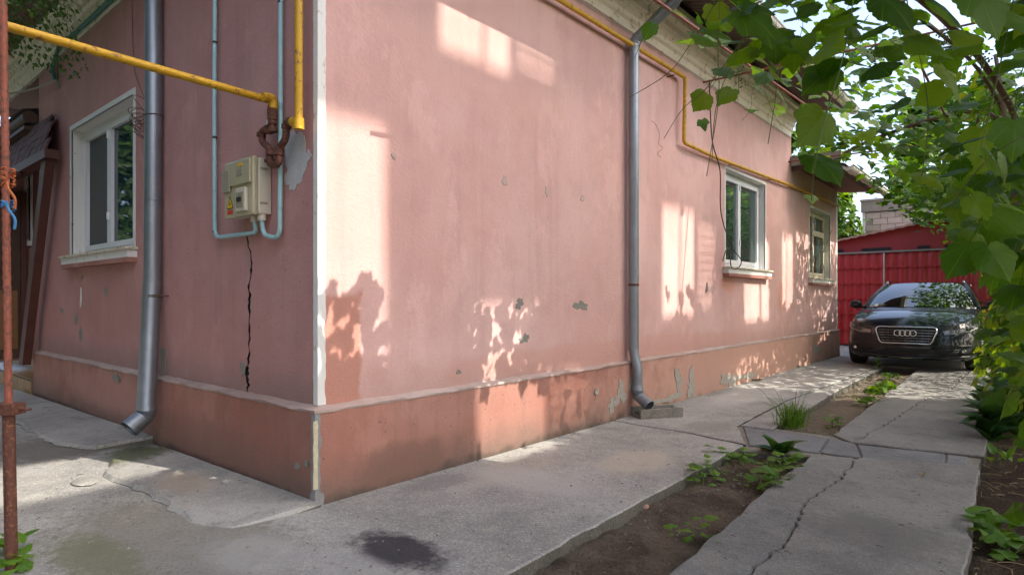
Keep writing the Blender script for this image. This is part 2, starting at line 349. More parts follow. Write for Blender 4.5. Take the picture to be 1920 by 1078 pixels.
simple('weathered_beam', (0.27, 0.245, 0.21), 0.3, 5, 0.9, 0.4, 40)
simple('blocker_render', (0.62, 0.58, 0.50), 0.12, 2, 0.9, 0.2, 30); simple('raw_concrete', (0.36, 0.345, 0.32), 0.2, 3, 0.9, 0.3, 30)
simple('blue_cord', (0.05, 0.20, 0.42), 0.2, 20, 0.7, 0); simple('orange_wire', (0.42, 0.11, 0.03), 0.2, 20, 0.6, 0); simple('green_sheet', (0.03, 0.22, 0.14), 0.1, 5, 0.5, 0)
simple('stem_green', (0.11, 0.16, 0.035), 0.3, 14, 0.6, 0); simple('cane_brown', (0.12, 0.07, 0.04), 0.35, 14, 0.8, 0.3, 90)
simple('bark', (0.11, 0.085, 0.06), 0.4, 9, 0.9, 0.6, 25); simple('straw', (0.26, 0.19, 0.10), 0.5, 3, 0.85, 0); simple('pebble', (0.27, 0.24, 0.20), 0.4, 20, 0.9, 0.2, 60); simple('twig', (0.085, 0.055, 0.035), 0.3, 9, 0.9, 0.2, 60)
simple('foam', (0.56, 0.49, 0.34), 0.3, 40, 0.9, 0.6, 120)
leafmat('vine_leaf', (0.022, 0.07, 0.004), (0.05, 0.125, 0.008), (0.12, 0.215, 0.014), 0.5)
leafmat('hedge_leaf', (0.02, 0.06, 0.004), (0.05, 0.115, 0.008), (0.17, 0.22, 0.012), 0.45, veins=False)
leafmat('tree_leaf', (0.022, 0.065, 0.008), (0.05, 0.115, 0.012), (0.10, 0.175, 0.018), 0.4, veins=False)
leafmat('conifer_leaf', (0.025, 0.06, 0.014), (0.04, 0.09, 0.018), (0.06, 0.12, 0.02), 0.2, veins=False)
leafmat('broad_leaf', (0.025, 0.075, 0.022), (0.04, 0.105, 0.028), (0.06, 0.135, 0.03), 0.25, veins=False, rough=0.35)
leafmat('weed_leaf', (0.06, 0.14, 0.018), (0.09, 0.19, 0.022), (0.13, 0.24, 0.03), 0.35, veins=False)

# ================================================================ ground, slabs
concrete('slab_edge', (0.15, 0.138, 0.115), speck=1.0)
def slab(name, outline, z, thick, mat, parent=None, kind=None, cham=0.008):
    n = len(outline); zt = z if callable(z) else (lambda x, y: z)
    ar = sum(outline[i][0]*outline[(i+1)%n][1] - outline[(i+1)%n][0]*outline[i][1] for i in range(n))
    if ar < 0: outline = outline[::-1]
    P2 = [Vector((p[0], p[1])) for p in outline]; top, rim, bot = [], [], []
    for i in range(n):
        t = (P2[(i+1) % n] - P2[i-1]).normalized(); inn = Vector((-t.y, t.x)) * cham; p = P2[i]; q = p + inn
        top.append(Vector((q.x, q.y, zt(q.x, q.y)))); rim.append(Vector((p.x, p.y, zt(p.x, p.y) - cham))); bot.append(Vector((p.x, p.y, zt(p.x, p.y) - thick)))
    vs, fs = filled([top]); m = MB(); m.add(vs, fs)
    for A, B in ((top, rim), (rim, bot)):
        m.grid([A + A[:1], B + B[:1]])
    o = m.build(name, mat, parent); o.data.materials.append(MATS['slab_edge'])
    for f in o.data.polygons:
        if abs(f.normal.z) < 0.35: f.material_index = 1
    if kind: tag(o, kind=kind)
    return o
g = MB(); k = 40; ext = 260
xs = [-ext, -60, -20, -9] + [-9 + 0.5*i for i in range(1, 21)] + [1.1 + 0.04*i for i in range(47)] + [3 + 0.5*i for i in range(20)] + [20, 60, ext]
ys = [-ext, -60, -20, -8] + [-8 + 0.5*i for i in range(1, 15)] + [-0.8 + 0.04*i for i in range(181)] + [6.5 + 0.5*i for i in range(33)] + [40, 80, ext]
g.grid([[Vector((x, y, -0.075 + (0.02 * noise.noise(Vector((x*1.7, y*1.7, 0))) + 0.022 * noise.noise(Vector((x*9, y*9, 0))) + 0.012 * noise.noise(Vector((x*21, y*21, 5))) + (0.012 if 1.2 < x < 1.8 else 0) if -9 < x < 12 and -8 < y < 23 else 0) + max(0, min(0.1, (x - 2.75) * 0.25)))) for x in xs] for y in ys])
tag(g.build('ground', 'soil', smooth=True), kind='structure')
yard = jag([(-14, -9), (1.36, -9), (1.29, 0.03), (1.23, 2.86)], 0.1, 0.008, 3) + jag([(1.23, 2.86), (0.6, 3.0), (-0.4, 3.05)], 0.12, 0.02, 4) + [(-14, 3.05)]
slab('concrete_yard', yard, 0.0, 0.11, 'yard_concrete', kind='structure')
drive = bpy.data.objects.new('driveway', None); COL.objects.link(drive); tag(drive, kind='structure')
g1 = jag([(1.235, 2.9), (0.6, 3.02), (-0.4, 3.075)], 0.12, 0.02, 4)
slab('slab', g1 + [(-0.4, 9.9)] + jag([(0.98, 9.9), (0.84, 5.2), (0.93, 3.55), (1.235, 2.9)], 0.1, 0.005, 6), 0.004, 0.11, 'yard_concrete', drive)
slab('slab', jag([(1.08, 3.62), (1.20, 3.62), (1.17, 4.6), (1.08, 6.4), (1.03, 9.9), (0.99, 9.9), (0.852, 5.22), (0.942, 3.62), (1.08, 3.62)], 0.1, 0.005, 8), -0.004, 0.1, 'yard_concrete', drive)
# right wheel strip, broken lengthwise
near_c = jag([(1.95, -3.0), (2.02, 0.4), (2.05, 1.1), (1.96, 1.8), (2.00, 2.4), (1.96, 3.02)], 0.045, 0.011, 9)
slab('slab', jag([(1.80, -3.0), (1.785, 0.45), (1.70, 2.3), (1.71, 3.0)], 0.1, 0.012, 10)[::-1] + [p + Vector((-0.003, 0)) for p in near_c] + [Vector((1.93, 3.02))], -0.006, 0.1, 'strip_concrete', drive)
slab('slab', [p + Vector((0.003, 0)) for p in near_c] + [Vector((1.99, 3.03))] + jag([(2.63, 3.30), (2.70, 1.2), (2.80, -3.0)], 0.1, 0.010, 11), 0.0, 0.1, 'strip_concrete', drive)
far_c = jag([(1.84, 3.50), (1.92, 4.6), (1.96, 6.0), (2.12, 7.4), (2.14, 9.9)], 0.06, 0.016, 12)
slab('slab', jag([(1.50, 9.9), (1.515, 9.2), (1.60, 6.0), (1.66, 3.62)], 0.1, 0.012, 13) + [p + Vector((-0.004, 0)) for p in far_c], 0.0, 0.1, 'strip_concrete', drive)
slab('slab', [p + Vector((0.004, 0)) for p in far_c] + jag([(2.52, 9.9), (2.58, 6), (2.64, 3.62), (1.84, 3.50)], 0.1, 0.01, 14), 0.004, 0.1, 'strip_concrete', drive)
# cross channel of smooth cement plates
slab('channel_plate', jag([(1.25, 2.93), (1.715, 3.03), (1.65, 3.59), (0.97, 3.585), (1.25, 2.93)], 0.1, 0.003, 15), -0.008, 0.09, 'channel_cement', drive)
slab('channel_plate', jag([(1.725, 3.04), (1.98, 3.045), (1.86, 3.49), (1.66, 3.60), (1.725, 3.04)], 0.1, 0.003, 16), -0.005, 0.09, 'channel_cement', drive)
slab('channel_plate', jag([(1.99, 3.05), (2.44, 3.23), (2.42, 3.565), (1.875, 3.485), (1.99, 3.05)], 0.1, 0.003, 17), -0.007, 0.09, 'channel_cement', drive)
slab('channel_plate', jag([(2.45, 3.24), (2.56, 3.28), (2.55, 3.59), (2.43, 3.57), (2.45, 3.24)], 0.1, 0.003, 18), -0.010, 0.09, 'channel_cement', drive)
slab('channel_bed', [(0.80, 2.80), (1.27, 2.78), (1.8, 2.98), (2.62, 3.1), (2.62, 3.7), (0.80, 3.75)], -0.020, 0.08, 'old_concrete', drive)
slab('slab', [(-0.4, 9.91), (2.9, 9.91), (2.9, 14.9), (-1.5, 14.9), (-1.5, 11.8), (-0.4, 11.8)], -0.003, 0.1, 'yard_concrete', drive)
# raised skirt along the side facade
zsk = lambda x, y: 0.055 + 0.06 * max(-0.6, y) + 0.012 * noise.noise(Vector((x*2, y*2, 3))) - 0.022 * max(0, 1 + x / 0.5)
slab('skirt_slab', [(0.03, 0.02)] + jag([(0.02, -0.10), (-0.02, -0.44), (-0.25, -0.53), (-0.9, -0.50), (-1.5, -0.55), (-1.80, -0.42), (-1.88, 0.02)], 0.07, 0.016, 20), zsk, 0.09, 'skirt_concrete', drive, cham=0.02)
slab('skirt_slab', jag([(-2.22, 0.02), (-2.30, -0.36), (-2.7, -0.52), (-3.8, -0.50), (-5.0, -0.55), (-6.2, -0.5), (-6.2, 0.02)], 0.08, 0.016, 21), zsk, 0.09, 'skirt_concrete', drive, cham=0.02)

# ================================================================ the house
house = thing('house', (0, 0, 0), 'single-storey pink plastered house with salmon plinth and cream cornice', 'house')
XE, YE, YM = -5.75, 11.5, 8.46
def MR(a, d, z): return Vector((-0.05 + d, a, z))
def ML(a, d, z): return Vector((-a, 0.05 - d, z))
def mbox(m, M, a0, a1, d0, d1, z0, z1):
    c = [M(a, d, z) for z in (z0, z1) for a, d in ((a0, d0), (a1, d0), (a1, d1), (a0, d1))]
    return m.add(c, [(0,3,2,1),(4,5,6,7),(0,1,5,4),(1,2,6,5),(2,3,7,6),(3,0,4,7)])
def rect(M, a0, a1, z0, z1, d=0): return [M(a0, d, z0), M(a1, d, z0), M(a1, d, z1), M(a0, d, z1)]
W1 = (MR, on_x(1358, 400).y + 0.035, on_x(1436, 400).y - 0.035, 1.51, 2.74); W2 = (MR, on_x(1517, 450).y + 0.035, on_x(1557, 450).y - 0.035, 1.47, 2.68); W3 = (ML, -on_y(253, 300).x + 0.03, -on_y(132, 300).x - 0.045, 1.53, 2.80)
DV = (-on_y(207, 330, 0.16).x - W3[1] - 0.055) / (W3[2] - W3[1] - 0.11)
def win_hole(w): return rect(w[0], w[1], w[2], w[3], w[4])
# crack in the side wall: a real slot
cpx = [(461, 440, 2), (468, 470, 3), (473, 500, 4), (467, 530, 4), (468, 560, 4), (467, 590, 4), (469, 620, 4), (466, 650, 4), (467, 680, 4), (462, 700, 7), (466, 722, 4), (463, 738, 2)]
rr = random.Random(5); cl, crr = [], []
for i in range(len(cpx) - 1):
    for j in range(4):
        t = j / 4; x = cpx[i][0]*(1-t) + cpx[i+1][0]*t + rr.uniform(-1.6, 1.6); y = cpx[i][1]*(1-t) + cpx[i+1][1]*t; wd = (cpx[i][2]*(1-t) + cpx[i+1][2]*t) * rr.uniform(0.15, 0.62)
        p = on_y(x - wd, y); q = on_y(x + wd, y); cl.append((-p.x, p.z)); crr.append((-q.x, q.z))
crack = [ML(a, 0, z) for a, z in cl] + [ML(a, 0, z) for a, z in crr[::-1]]
wall = MB(); front = MB()
vs, fs = filled([[MR(0.05, 0, 0.4), MR(YE, 0, 0.4), MR(YE, 0, 3.3), MR(YM, 0, 3.3), MR(YM, 0, 4.25), MR(0.05, 0, 4.25)], win_hole(W1), win_hole(W2)]); front.add(vs, fs); front.build('wall', 'plaster_paler', house)
vs, fs = filled([[ML(0.05, 0, 0.4), ML(-XE, 0, 0.4), ML(-XE, 0, 4.25), ML(0.05, 0, 4.25)], win_hole(W3), crack]); wall.add(vs, fs)
wall.add([Vector((XE, 0.05, -0.1)), Vector((XE, 1.3, -0.1)), Vector((XE, 1.3, 4.25)), Vector((XE, 0.05, 4.25))], [(0, 1, 2, 3)])
wall.add([Vector((XE, 1.3, -0.1)), Vector((-9.5, 1.3, -0.1)), Vector((-9.5, 1.3, 4.25)), Vector((XE, 1.3, 4.25))], [(0, 1, 2, 3)])
wall.box((-9.5, 1.32, -0.1), (-9.3, YE - 0.02, 4.25)); wall.box((-9.5, YE - 0.15, -0.1), (-0.06, YE, 3.3)); wall.box((-9.5, YM, 3.3), (-0.06, YM + 0.1, 4.25))
wall.box((-5.6, 0.35, 0), (-0.4, 0.4, 4.2)); wall.box((-0.42, 0.42, 0), (-0.36, YE - 0.3, 3.2))
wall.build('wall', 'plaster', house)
m = MB(); p = [v + Vector((0, 0.052, 0)) for v in crack]; vs, fs = filled([p]); m.add(vs, fs); m.grid([[v + Vector((0, 0.004, 0)) for v in crack + crack[:1]], p + p[:1]]); m.build('crack_void', 'black', house)

def sweep(m, prof, xe, ye, step=0.12, jit=0.0, seed=1):
    rr = random.Random(seed); path = []
    n = int(-xe / step); path += [('L', xe + (-xe) * i / n) for i in range(n)]; path.append(('C', 0)); n = int(ye / step); path += [('R', ye * (i + 1) / n) for i in range(n)]
    rows = []
    for k, t in path:
        r = []
        for d, z in prof:
            d2 = d + rr.uniform(-jit, jit); z2 = z + rr.uniform(-jit, jit) * 0.8
            r.append(Vector((t, -d2, z2)) if k == 'L' else Vector((d2, -d2, z2)) if k == 'C' else Vector((d2, t, z2)))
        rows.append(r)
    m.grid(rows); m.add(rows[0], [tuple(range(len(prof)))]); m.add(rows[-1], [tuple(range(len(prof)))]); return m
sweep(MB(), [(-0.2, -0.08), (0.004, -0.08), (0.002, 0.05), (0, 0.28), (-0.001, 0.44), (-0.002, 0.496)], XE, YE, 0.1, 0.0025, 2).build('plinth', 'plinth_paint', house, smooth=50)
sweep(MB(), [(-0.002, 0.488), (0.004, 0.493), (0.003, 0.506), (-0.02, 0.514), (-0.052, 0.524), (-0.09, 0.53)], XE, YE, 0.06, 0.0045, 3).build('plinth_ledge', 'ledge_cement', house, smooth=60)
prof = [(-0.06, 3.655), (-0.035, 3.66), (-0.033, 3.735), (-0.005, 3.75), (-0.005, 3.80), (0.02, 3.815), (0.022, 3.865), (0.05, 3.885), (0.055, 3.94), (0.10, 3.97), (0.105, 4.03), (0.13, 4.045), (0.13, 4.10), (-0.1, 4.12)]
sweep(MB(), prof, -9.3, YM + 0.02, 0.25, 0.0015, 4).build('cornice', 'cornice_paint', house)
# rough plaster edge below the cornice
m = MB(); rr = random.Random(8)
for M, L, a0 in ((MR, YM, 0.06), (ML, 9.2, 0.06)):
    n = int(L / 0.05); top = [M(a0 + (L - a0) * i / n, 0.006, 3.67) for i in range(n + 1)]; bot = [M(a0 + (L - a0) * i / n, 0.004, 3.635 + 0.02 * noise.noise(Vector((i * 0.35, L, 1))) - rr.uniform(0, 0.014)) for i in range(n + 1)]
    m.grid([top, bot])
m.build('plaster_edge', 'ledge_cement', house)
# white corner bead and the broken plinth corner
m = MB(); rows = []; rr = random.Random(3); zz = [0.525 + 0.03 * i for i in range(106)]
for z in zz:
    a = 0.038 + rr.uniform(-.002, .002); b = 0.046 + rr.uniform(-.002, .002)
    if z < 1.3: b -= max(0, noise.noise(Vector((z * 9, 0, 2)))) * 0.03 * min(1, (1.3 - z) * 3) + max(0, noise.noise(Vector((z * 31, 3, 2)))) * 0.012
    rows.append([ML(0.05 + a, 0.0, z), ML(0.05 + a, 0.005, z), Vector((-0.045, 0.045, z)), MR(0.05 + b, 0.005, z), MR(0.05 + b, 0.0, z)])
m.grid(rows).build('corner_bead', 'white_paint', house)
m = MB(); mf = MB(); rr = random.Random(4); rows = []; rf = []
for i in range(30):
    z = -0.01 + 0.5 * i / 29; q = 0.028 + 0.012 * noise.noise(Vector((z * 16, 1, 0))) + (0.008 if z < 0.06 else 0); q2 = 0.030 + 0.014 * noise.noise(Vector((z * 13, 5, 0))) + (0.015 if z < 0.06 else 0)
    rows.append([Vector((-q, 0.001, z)), Vector((-q, -0.006, z)), Vector((-0.006, -0.008, z)), Vector((0.008, -0.002, z)), Vector((0.008, q2, z)), Vector((0.001, q2, z))])
    if 0.08 < z < 0.47:
        e = 0.013 + 0.006 * noise.noise(Vector((z * 20, 9, 0))); rf.append([Vector((-0.004, -0.009, z)), Vector((0.006, -0.012 + rr.uniform(-.002, .002), z)), Vector((0.011, 0.001, z)), Vector((0.0095, e, z))])
m.grid(rows).build('corner_patch', 'smooth_cement', house, smooth=60); mf.grid(rf).build('exposed_foam', 'foam', house, smooth=60)
m = MB(); m.grid([[Vector((-0.048, YE - 0.09, z)), Vector((-0.044, YE - 0.085, z)), Vector((-0.044, YE + 0.004, z)), Vector((-0.06, YE + 0.004, z))] for z in (0.53, 1.5, 3.1)]); m.build('corner_bead', 'white_paint', house)
# chipped paint and cement patches, each its own piece
def patch(M, c, rx, rz, seed, mat='smooth_cement', name='cement_patch', amt=0.35, h=0.0025, n=34):
    h = 0.002 + 0.0004 * (seed % 7)
    o = ragged(c, rx, rz, n, amt, seed); mm = MB(); pts = [M(a, 0.0005, z) for a, z in o]; nrm = M(0, 1, 0) - M(0, 0, 0)
    vs, fs = filled([[p + nrm * h for p in pts]]); mm.add(vs, fs); mm.grid([pts + pts[:1], [p + nrm * h for p in pts] + [pts[0] + nrm * h]]); return mm.build(name, mat, house)
simple('bare_cement', (0.34, 0.315, 0.27), 0.25, 14, 0.9, 0.4, 50); simple('cement_pale', (0.47, 0.47, 0.465), 0.15, 14, 0.9, 0.4, 40); simple('chip_grey', (0.23, 0.22, 0.19), 0.2, 12, 0.9, 0.3, 60); simple('putty_pale', (0.46, 0.36, 0.32), 0.2, 12, 0.9, 0.3, 60)
def patch_px(side, x, y, wx, wy, seed, mat='chip_grey', name='paint_chip', pl=None, amt=0.35):
    if side == 'R': f = lambda a, b: on_x(a, b, -0.05 if pl is None else pl); i = 1; M = MR if pl is None else (lambda a, d, z: Vector((pl + d, a, z)))
    else: f = lambda a, b: on_y(a, b, 0.05 if pl is None else pl); i = 0; M = ML if pl is None else (lambda a, d, z: Vector((-a, pl - d, z)))
    c = f(x, y); e = f(x + wx, y); t = f(x, y - wy); s = 1 if i else -1
    patch(M, (s * c[i], c.z), abs(e[i] - c[i]), abs(t.z - c.z), seed, mat, name, amt)
patch_px('L', 556, 292, 20, 48, 31, 'cement_pale', 'cement_patch', amt=0.25); patch_px('L', 547, 335, 10, 24, 32, 'cement_pale', 'cement_patch'); patch_px('L', 578, 294, 6, 10, 33, 'cement_pale', 'cement_patch')
patch_px('L', 507, 215, 6, 28, 34, 'cement_pale', 'cement_patch')
for i, (x, y, a, b) in enumerate([(143, 598, 3, 10), (152, 627, 2.5, 14), (116, 582, 3, 5), (199, 546, 3.5, 7), (307, 678, 5, 26), (456, 690, 4, 13), (139, 139, 4, 6), (111, 160, 3, 9), (155, 520, 2, 4)]): patch_px('L', x, y, a, b, 50 + i)
patch_px('L', 152, 560, 1.2, 17, 61, 'white_paint', 'paint_streak')
for i, (x, y, a, b) in enumerate([(974, 569, 7, 9), (1089, 573, 11, 9), (983, 635, 8, 8), (860, 697, 3.5, 5), (1325, 540, 2, 7)]): patch_px('R', x, y, a, b, 70 + i, amt=0.5)
for i, (x, y, a, b) in enumerate([(946, 340, 4, 10), (1025, 360, 3, 9), (1092, 372, 3, 7), (738, 293, 4, 5)]): patch_px('R', x, y, a, b, 80 + i, 'putty_pale', 'filler_spot')
for i, (x, y, a, b) in enumerate([(1118, 735, 3, 6), (1150, 757, 8, 14), (1165, 735, 6, 22), (1183, 720, 4, 10), (1272, 715, 6, 22), (1296, 722, 8, 22), (1368, 712, 12, 14), (1250, 748, 26, 6), (1400, 705, 16, 6), (1530, 655, 5, 9)]): patch_px('R', x, y, a, b, 90 + i, 'bare_cement', 'bare_patch', pl=0.004, amt=0.6)
for i, (x, y, a, b) in enumerate([(218, 708, 7, 6), (575, 868, 4, 6), (558, 873, 5, 7), (210, 800, 14, 7)]): patch_px('L', x, y, a, b, 110 + i, 'chip_grey', 'paint_chip', pl=-0.004)

# windows
def window(w, frame_mat, depth, sashes, pane_mats, trim, sill_mat, transom=None):
    M, a0, a1, z0, z1 = w; fr = MB(); T = 0.055
    for b in ((a0, a1, z0, z0+T), (a0, a1, z1-T, z1), (a0, a0+T, z0+T, z1-T), (a1-T, a1, z0+T, z1-T)): mbox(fr, M, b[0], b[1], -depth-0.06, -depth, b[2], b[3])
    root = fr.build('window', frame_mat, house)
    rv = MB()   # painted reveal
    for b in ([(a0,0,z0),(a0,0,z1),(a0,-depth-0.07,z1),(a0,-depth-0.07,z0)], [(a1,0,z0),(a1,0,z1),(a1,-depth-0.07,z1),(a1,-depth-0.07,z0)], [(a0,0,z1),(a1,0,z1),(a1,-depth-0.07,z1),(a0,-depth-0.07,z1)], [(a0,0,z0),(a1,0,z0),(a1,-depth-0.07,z0),(a0,-depth-0.07,z0)]):
        rv.add([M(*q) for q in b], [(0, 1, 2, 3)])
    rv.build('reveal', 'white_paint', root)
    tr = MB()
    for b in ((a0-trim, a1+trim, z1, z1+trim), (a0-trim, a0, z0, z1), (a1, a1+trim, z0, z1)): mbox(tr, M, b[0], b[1], -0.01, 0.006, b[2], b[3])
    tr.build('trim', 'white_paint', root)
    x = a0 + T; tot = a1 - a0 - 2 * T
    for (fr_, pm) in zip(sashes, pane_mats):
        x1 = x + tot * fr_; sa = MB(); t = 0.05; zz = [(z0 + T, z1 - T)]
        if transom and fr_ == max(sashes): zz = [(z0 + T, z0 + (z1 - z0) * transom), (z0 + (z1 - z0) * transom, z1 - T)]
        for (c0, c1) in zz:
            for b in ((x, x1, c0, c0+t), (x, x1, c1-t, c1), (x, x+t, c0+t, c1-t), (x1-t, x1, c0+t, c1-t)): mbox(sa, M, b[0]+.001, b[1]-.001, -depth-0.05, -depth+0.012, b[2]+.001, b[3]-.001)
        sa.build('sash', frame_mat, root)
        for (c0, c1) in zz:
            pn = MB(); mbox(pn, M, x+t-.004, x1-t+.004, -depth-0.03, -depth-0.018, c0+t-.004, c1-t+.004); pn.build('screen' if pm == 'screen_mesh' else 'pane', pm, root)
        x = x1
    s = MB(); mbox(s, M, a0-0.10, a1+0.08, -depth-0.02, 0.095, z0-0.022, z0-0.001); s.build('sill_sheet', 'old_frame', root)
    s = MB(); mbox(s, M, a0-0.08, a1+0.06, 0.0, 0.075, z0-0.085, z0-0.023); s.build('sill', sill_mat, root)
    s = MB(); mbox(s, M, a0-0.08, a1+0.06, 0.0, 0.078, z0-0.125, z0-0.086); s.build('sill_foot', 'plinth_paint', root)
    for zq in (z0 + 0.25 * (z1-z0), z0 + 0.85*(z1-z0)): h = MB(); mbox(h, M, a0+T+tot*sashes[0]-0.012, a0+T+tot*sashes[0]+0.012, -depth+0.012, -depth+0.03, zq, zq+0.07); h.build('hinge', frame_mat, root)
    return root
window(W3, 'plastic_white', 0.11, (DV, 1 - DV), ('glass_teal', 'screen_mesh'), 0.045, 'white_paint')
window(W1, 'plastic_white', 0.09, (0.46, 0.54), ('glass_green', 'glass_green'), 0.035, 'white_paint')
window(W2, 'old_frame', 0.10, (0.40, 0.60), ('glass_dark', 'glass_green'), 0.035, 'white_paint', transom=0.68)

# eaves
def eave(name, y0, y1, zin, xin, zout, xout, amp=0.011, per=0.09):
    n = int((y1 - y0) / (per / 6)); rows = [[], []]
    for i in range(n + 1):
        y = y0 + (y1 - y0) * i / n; q = amp * math.sin(2 * math.pi * y / per)
        rows[0].append(Vector((xin, y, zin + q))); rows[1].append(Vector((xout, y, zout + q)))
    m = MB(); m.grid(rows); m.grid([[p + Vector((0, 0, 0.03)) for p in r] for r in rows]); return m.build(name, 'soffit_sheet', house, smooth=80)
eave('soffit', -0.75, YM + 0.25, 4.20, 0.0, 3.99, 0.74); eave('soffit', YM + 0.02, YE + 0.3, 3.33, -0.04, 3.11, 0.70)
m = MB(); m.add([(0.76, -0.7, 4.03), (0.76, YM+.25, 4.03), (-4.6, YM-4, 6.0), (-4.6, 4, 6.0), (-9.7, YM+.25, 4.03), (-9.7, -0.7, 4.03)], [(0, 1, 2, 3), (3, 2, 4, 5), (0, 3, 5), (1, 4, 2)])
m.box((-9.7, -0.7, 4.0), (0.0, -0.05, 4.03)); m.box((-9.6, -.2, 4.12), (-0.1, YM, 4.15)); m.add([(0.72, YM+.03, 3.15), (0.72, YE+.3, 3.15), (-9.6, YE+.3, 4.1), (-9.6, YM+.03, 4.1)], [(0, 1, 2, 3)]); m.build('roof', 'roof_sheet', house)
def gutter(y0, y1, x, z, r):
    m = MB(); rows = []
    for y in (y0, y0+0.001, y1-0.001, y1):
        k = 0.0 if y in (y0, y1) else 1.0
        rows.append([Vector((x + r*math.cos(a)*(1 if k else 0.0), y, z + r*math.sin(a)*(1 if k else 0.0) - (0 if k else r*.4))) for a in [math.pi + math.pi*i/10 for i in range(11)]])
    m.grid(rows); m.tube([(x + r, y0, z), (x + r, y1, z)], 0.012, 6); gt = m.build('gutter', 'gutter_paint', house, smooth=60)
    y = y0 + 0.4
    while y < y1:
        b = MB(); b.tube([(x + (r+.004)*math.cos(a), y, z + (r+.004)*math.sin(a)) for a in [math.pi + math.pi*i/8 for i in range(9)]], 0.008, 5); b.build('gutter_bracket', 'gutter_paint', gt); y += 0.9
gutter(-0.75, YM + 0.28, 0.80, 3.99, 0.075); gutter(YM + 0.05, YE + 0.32, 0.76, 3.11, 0.075)
m = MB(); m.box((-0.045, YM + 0.0, 3.20), (0.68, YM + 0.04, 3.34)); m.build('barge_board', 'weathered_beam', house); m = MB(); m.box((-0.04, YM+.045, 3.13), (0.66, YM+.07, 3.20)); m.build('barge_board', 'dark_wood', house)
# teal conduit below the side cornice belongs to the house wiring
# ================================================================ sun blocker added on the right, out of frame; openings shape the sun patches
BX = 14.0
nb = thing('sun_blocker', (BX, 2, 0), 'added unseen wall on columns whose openings shape the sun patches', 'building')
KX = BX + 0.05; KY, KZ = KX * SUN.y, KX * SUN.z
OP = [(-1.05, 0.50, 1.20, 2.12), (0.95, 1.64, 2.76, 3.7), (1.72, 2.2, 2.80, 3.7), (1.24, 2.0, -0.22, 1.05), (4.1, 4.86, 0.92, 2.08), (4.98, 5.5, 0.95, 1.98),
      (0.0, 0.5, 0.72, 1.1999), (4.4, 5.6, -0.85, -0.25), (2.06, 2.6, -0.2, 0.55), (6.46, 7.05, 0.80, 1.36), (7.14, 7.46, 0.80, 2.0), (8.08, 8.6, 0.9, 2.1)]
OP = [(a + KY, b + KY + 0.1 * SUN.y, c + KZ, d + KZ + 0.1) for a, b, c, d in OP]
Y0, Y1, Z0, Z1 = KY - 7.5, KY + 8.8, KZ - 2.75, KZ + 3.9; YS = KY + 5.75; ZS = KZ + 0.35
ysb = sorted({Y0, Y1, YS} | {v for o in OP for v in o[:2]}); zsb = sorted({Z0, Z1, ZS} | {v for o in OP for v in o[2:]})
m = MB()
for a, b in zip(ysb, ysb[1:]):
    run = None
    for c, d in zip(zsb, zsb[1:]):
        hole = ((a+b)/2 > YS and (c+d)/2 < ZS) or any(o[0] <= (a+b)/2 <= o[1] and o[2] <= (c+d)/2 <= o[3] for o in OP)
        if not hole: run = (run[0], d) if run else (c, d)
        if run and (hole or d == zsb[-1]): m.box((BX, a, run[0]), (BX + 0.1, b, run[1])); run = None
m.build('wall', 'blocker_render', nb)
for zz in (3.6, 7.2, Z0 - 0.2): m = MB(); m.box((BX + 0.02, Y0, zz), (BX + 5, Y1, zz + 0.18)); m.build('blocker_slab', 'raw_concrete', nb)
for i in range(5):
    yy = Y0 + 0.1 + (Y1 - Y0 - 0.5) * i / 4
    for xx in (BX + 0.12, BX + 4.5):
        m = MB(); m.box((xx, yy, -0.1), (xx + 0.3, yy + 0.3, Z0 - 0.2)); m.build('blocker_column', 'raw_concrete', nb)
for o, dy in ((OP[1], 0.42), (OP[4], 0.40), (OP[-1], 0.2)):  # added bars that draw thin shadow lines in the sun patches
    m = MB(); m.tube([(BX + 0.05, o[0] + dy, o[2]), (BX + 0.05, o[0] + dy + 0.04, o[3])], 0.022, 6); m.build('shadow_bar', 'rusty_iron', nb)
for k in (2, 5, 7, 8):  # added slats that dim the sun through these openings
    m = MB()
    for i in range(int((OP[k][3] - OP[k][2]) / 0.1)): z = OP[k][2] + 0.05 + i * 0.1; m.box((BX + 0.03, OP[k][0], z), (BX + 0.05, OP[k][1], z + 0.05))
    tag(m.build('dimming_slats', 'weathered_beam', nb), kind='stuff')
nh = thing('shade_house', (2, -9.5, 0), 'added unseen house-shaped block behind the viewpoint that shades the side facade', 'house')  # unseen house form added to block sky light from the side facade
MB().box((-7, -14, -0.1), (9, -9.5, 6.2)).build('wall', 'blocker_render', nh); MB().add([(-7.4, -14.4, 6.2), (9.4, -14.4, 6.2), (9.4, -9.1, 6.2), (-7.4, -9.1, 6.2), (-7.4, -11.7, 8.0), (9.4, -11.7, 8.0)], [(0, 1, 5, 4), (2, 3, 4, 5), (0, 4, 3), (1, 2, 5), (0, 3, 2, 1)]).build('roof', 'roof_sheet', nh)
for x in (-4, 0.5, 5):
    for z in (1.0, 3.9): MB().box((x, -9.5, z), (x + 1.3, -9.46, z + 1.4)).build('window', 'glass_dark', nh)

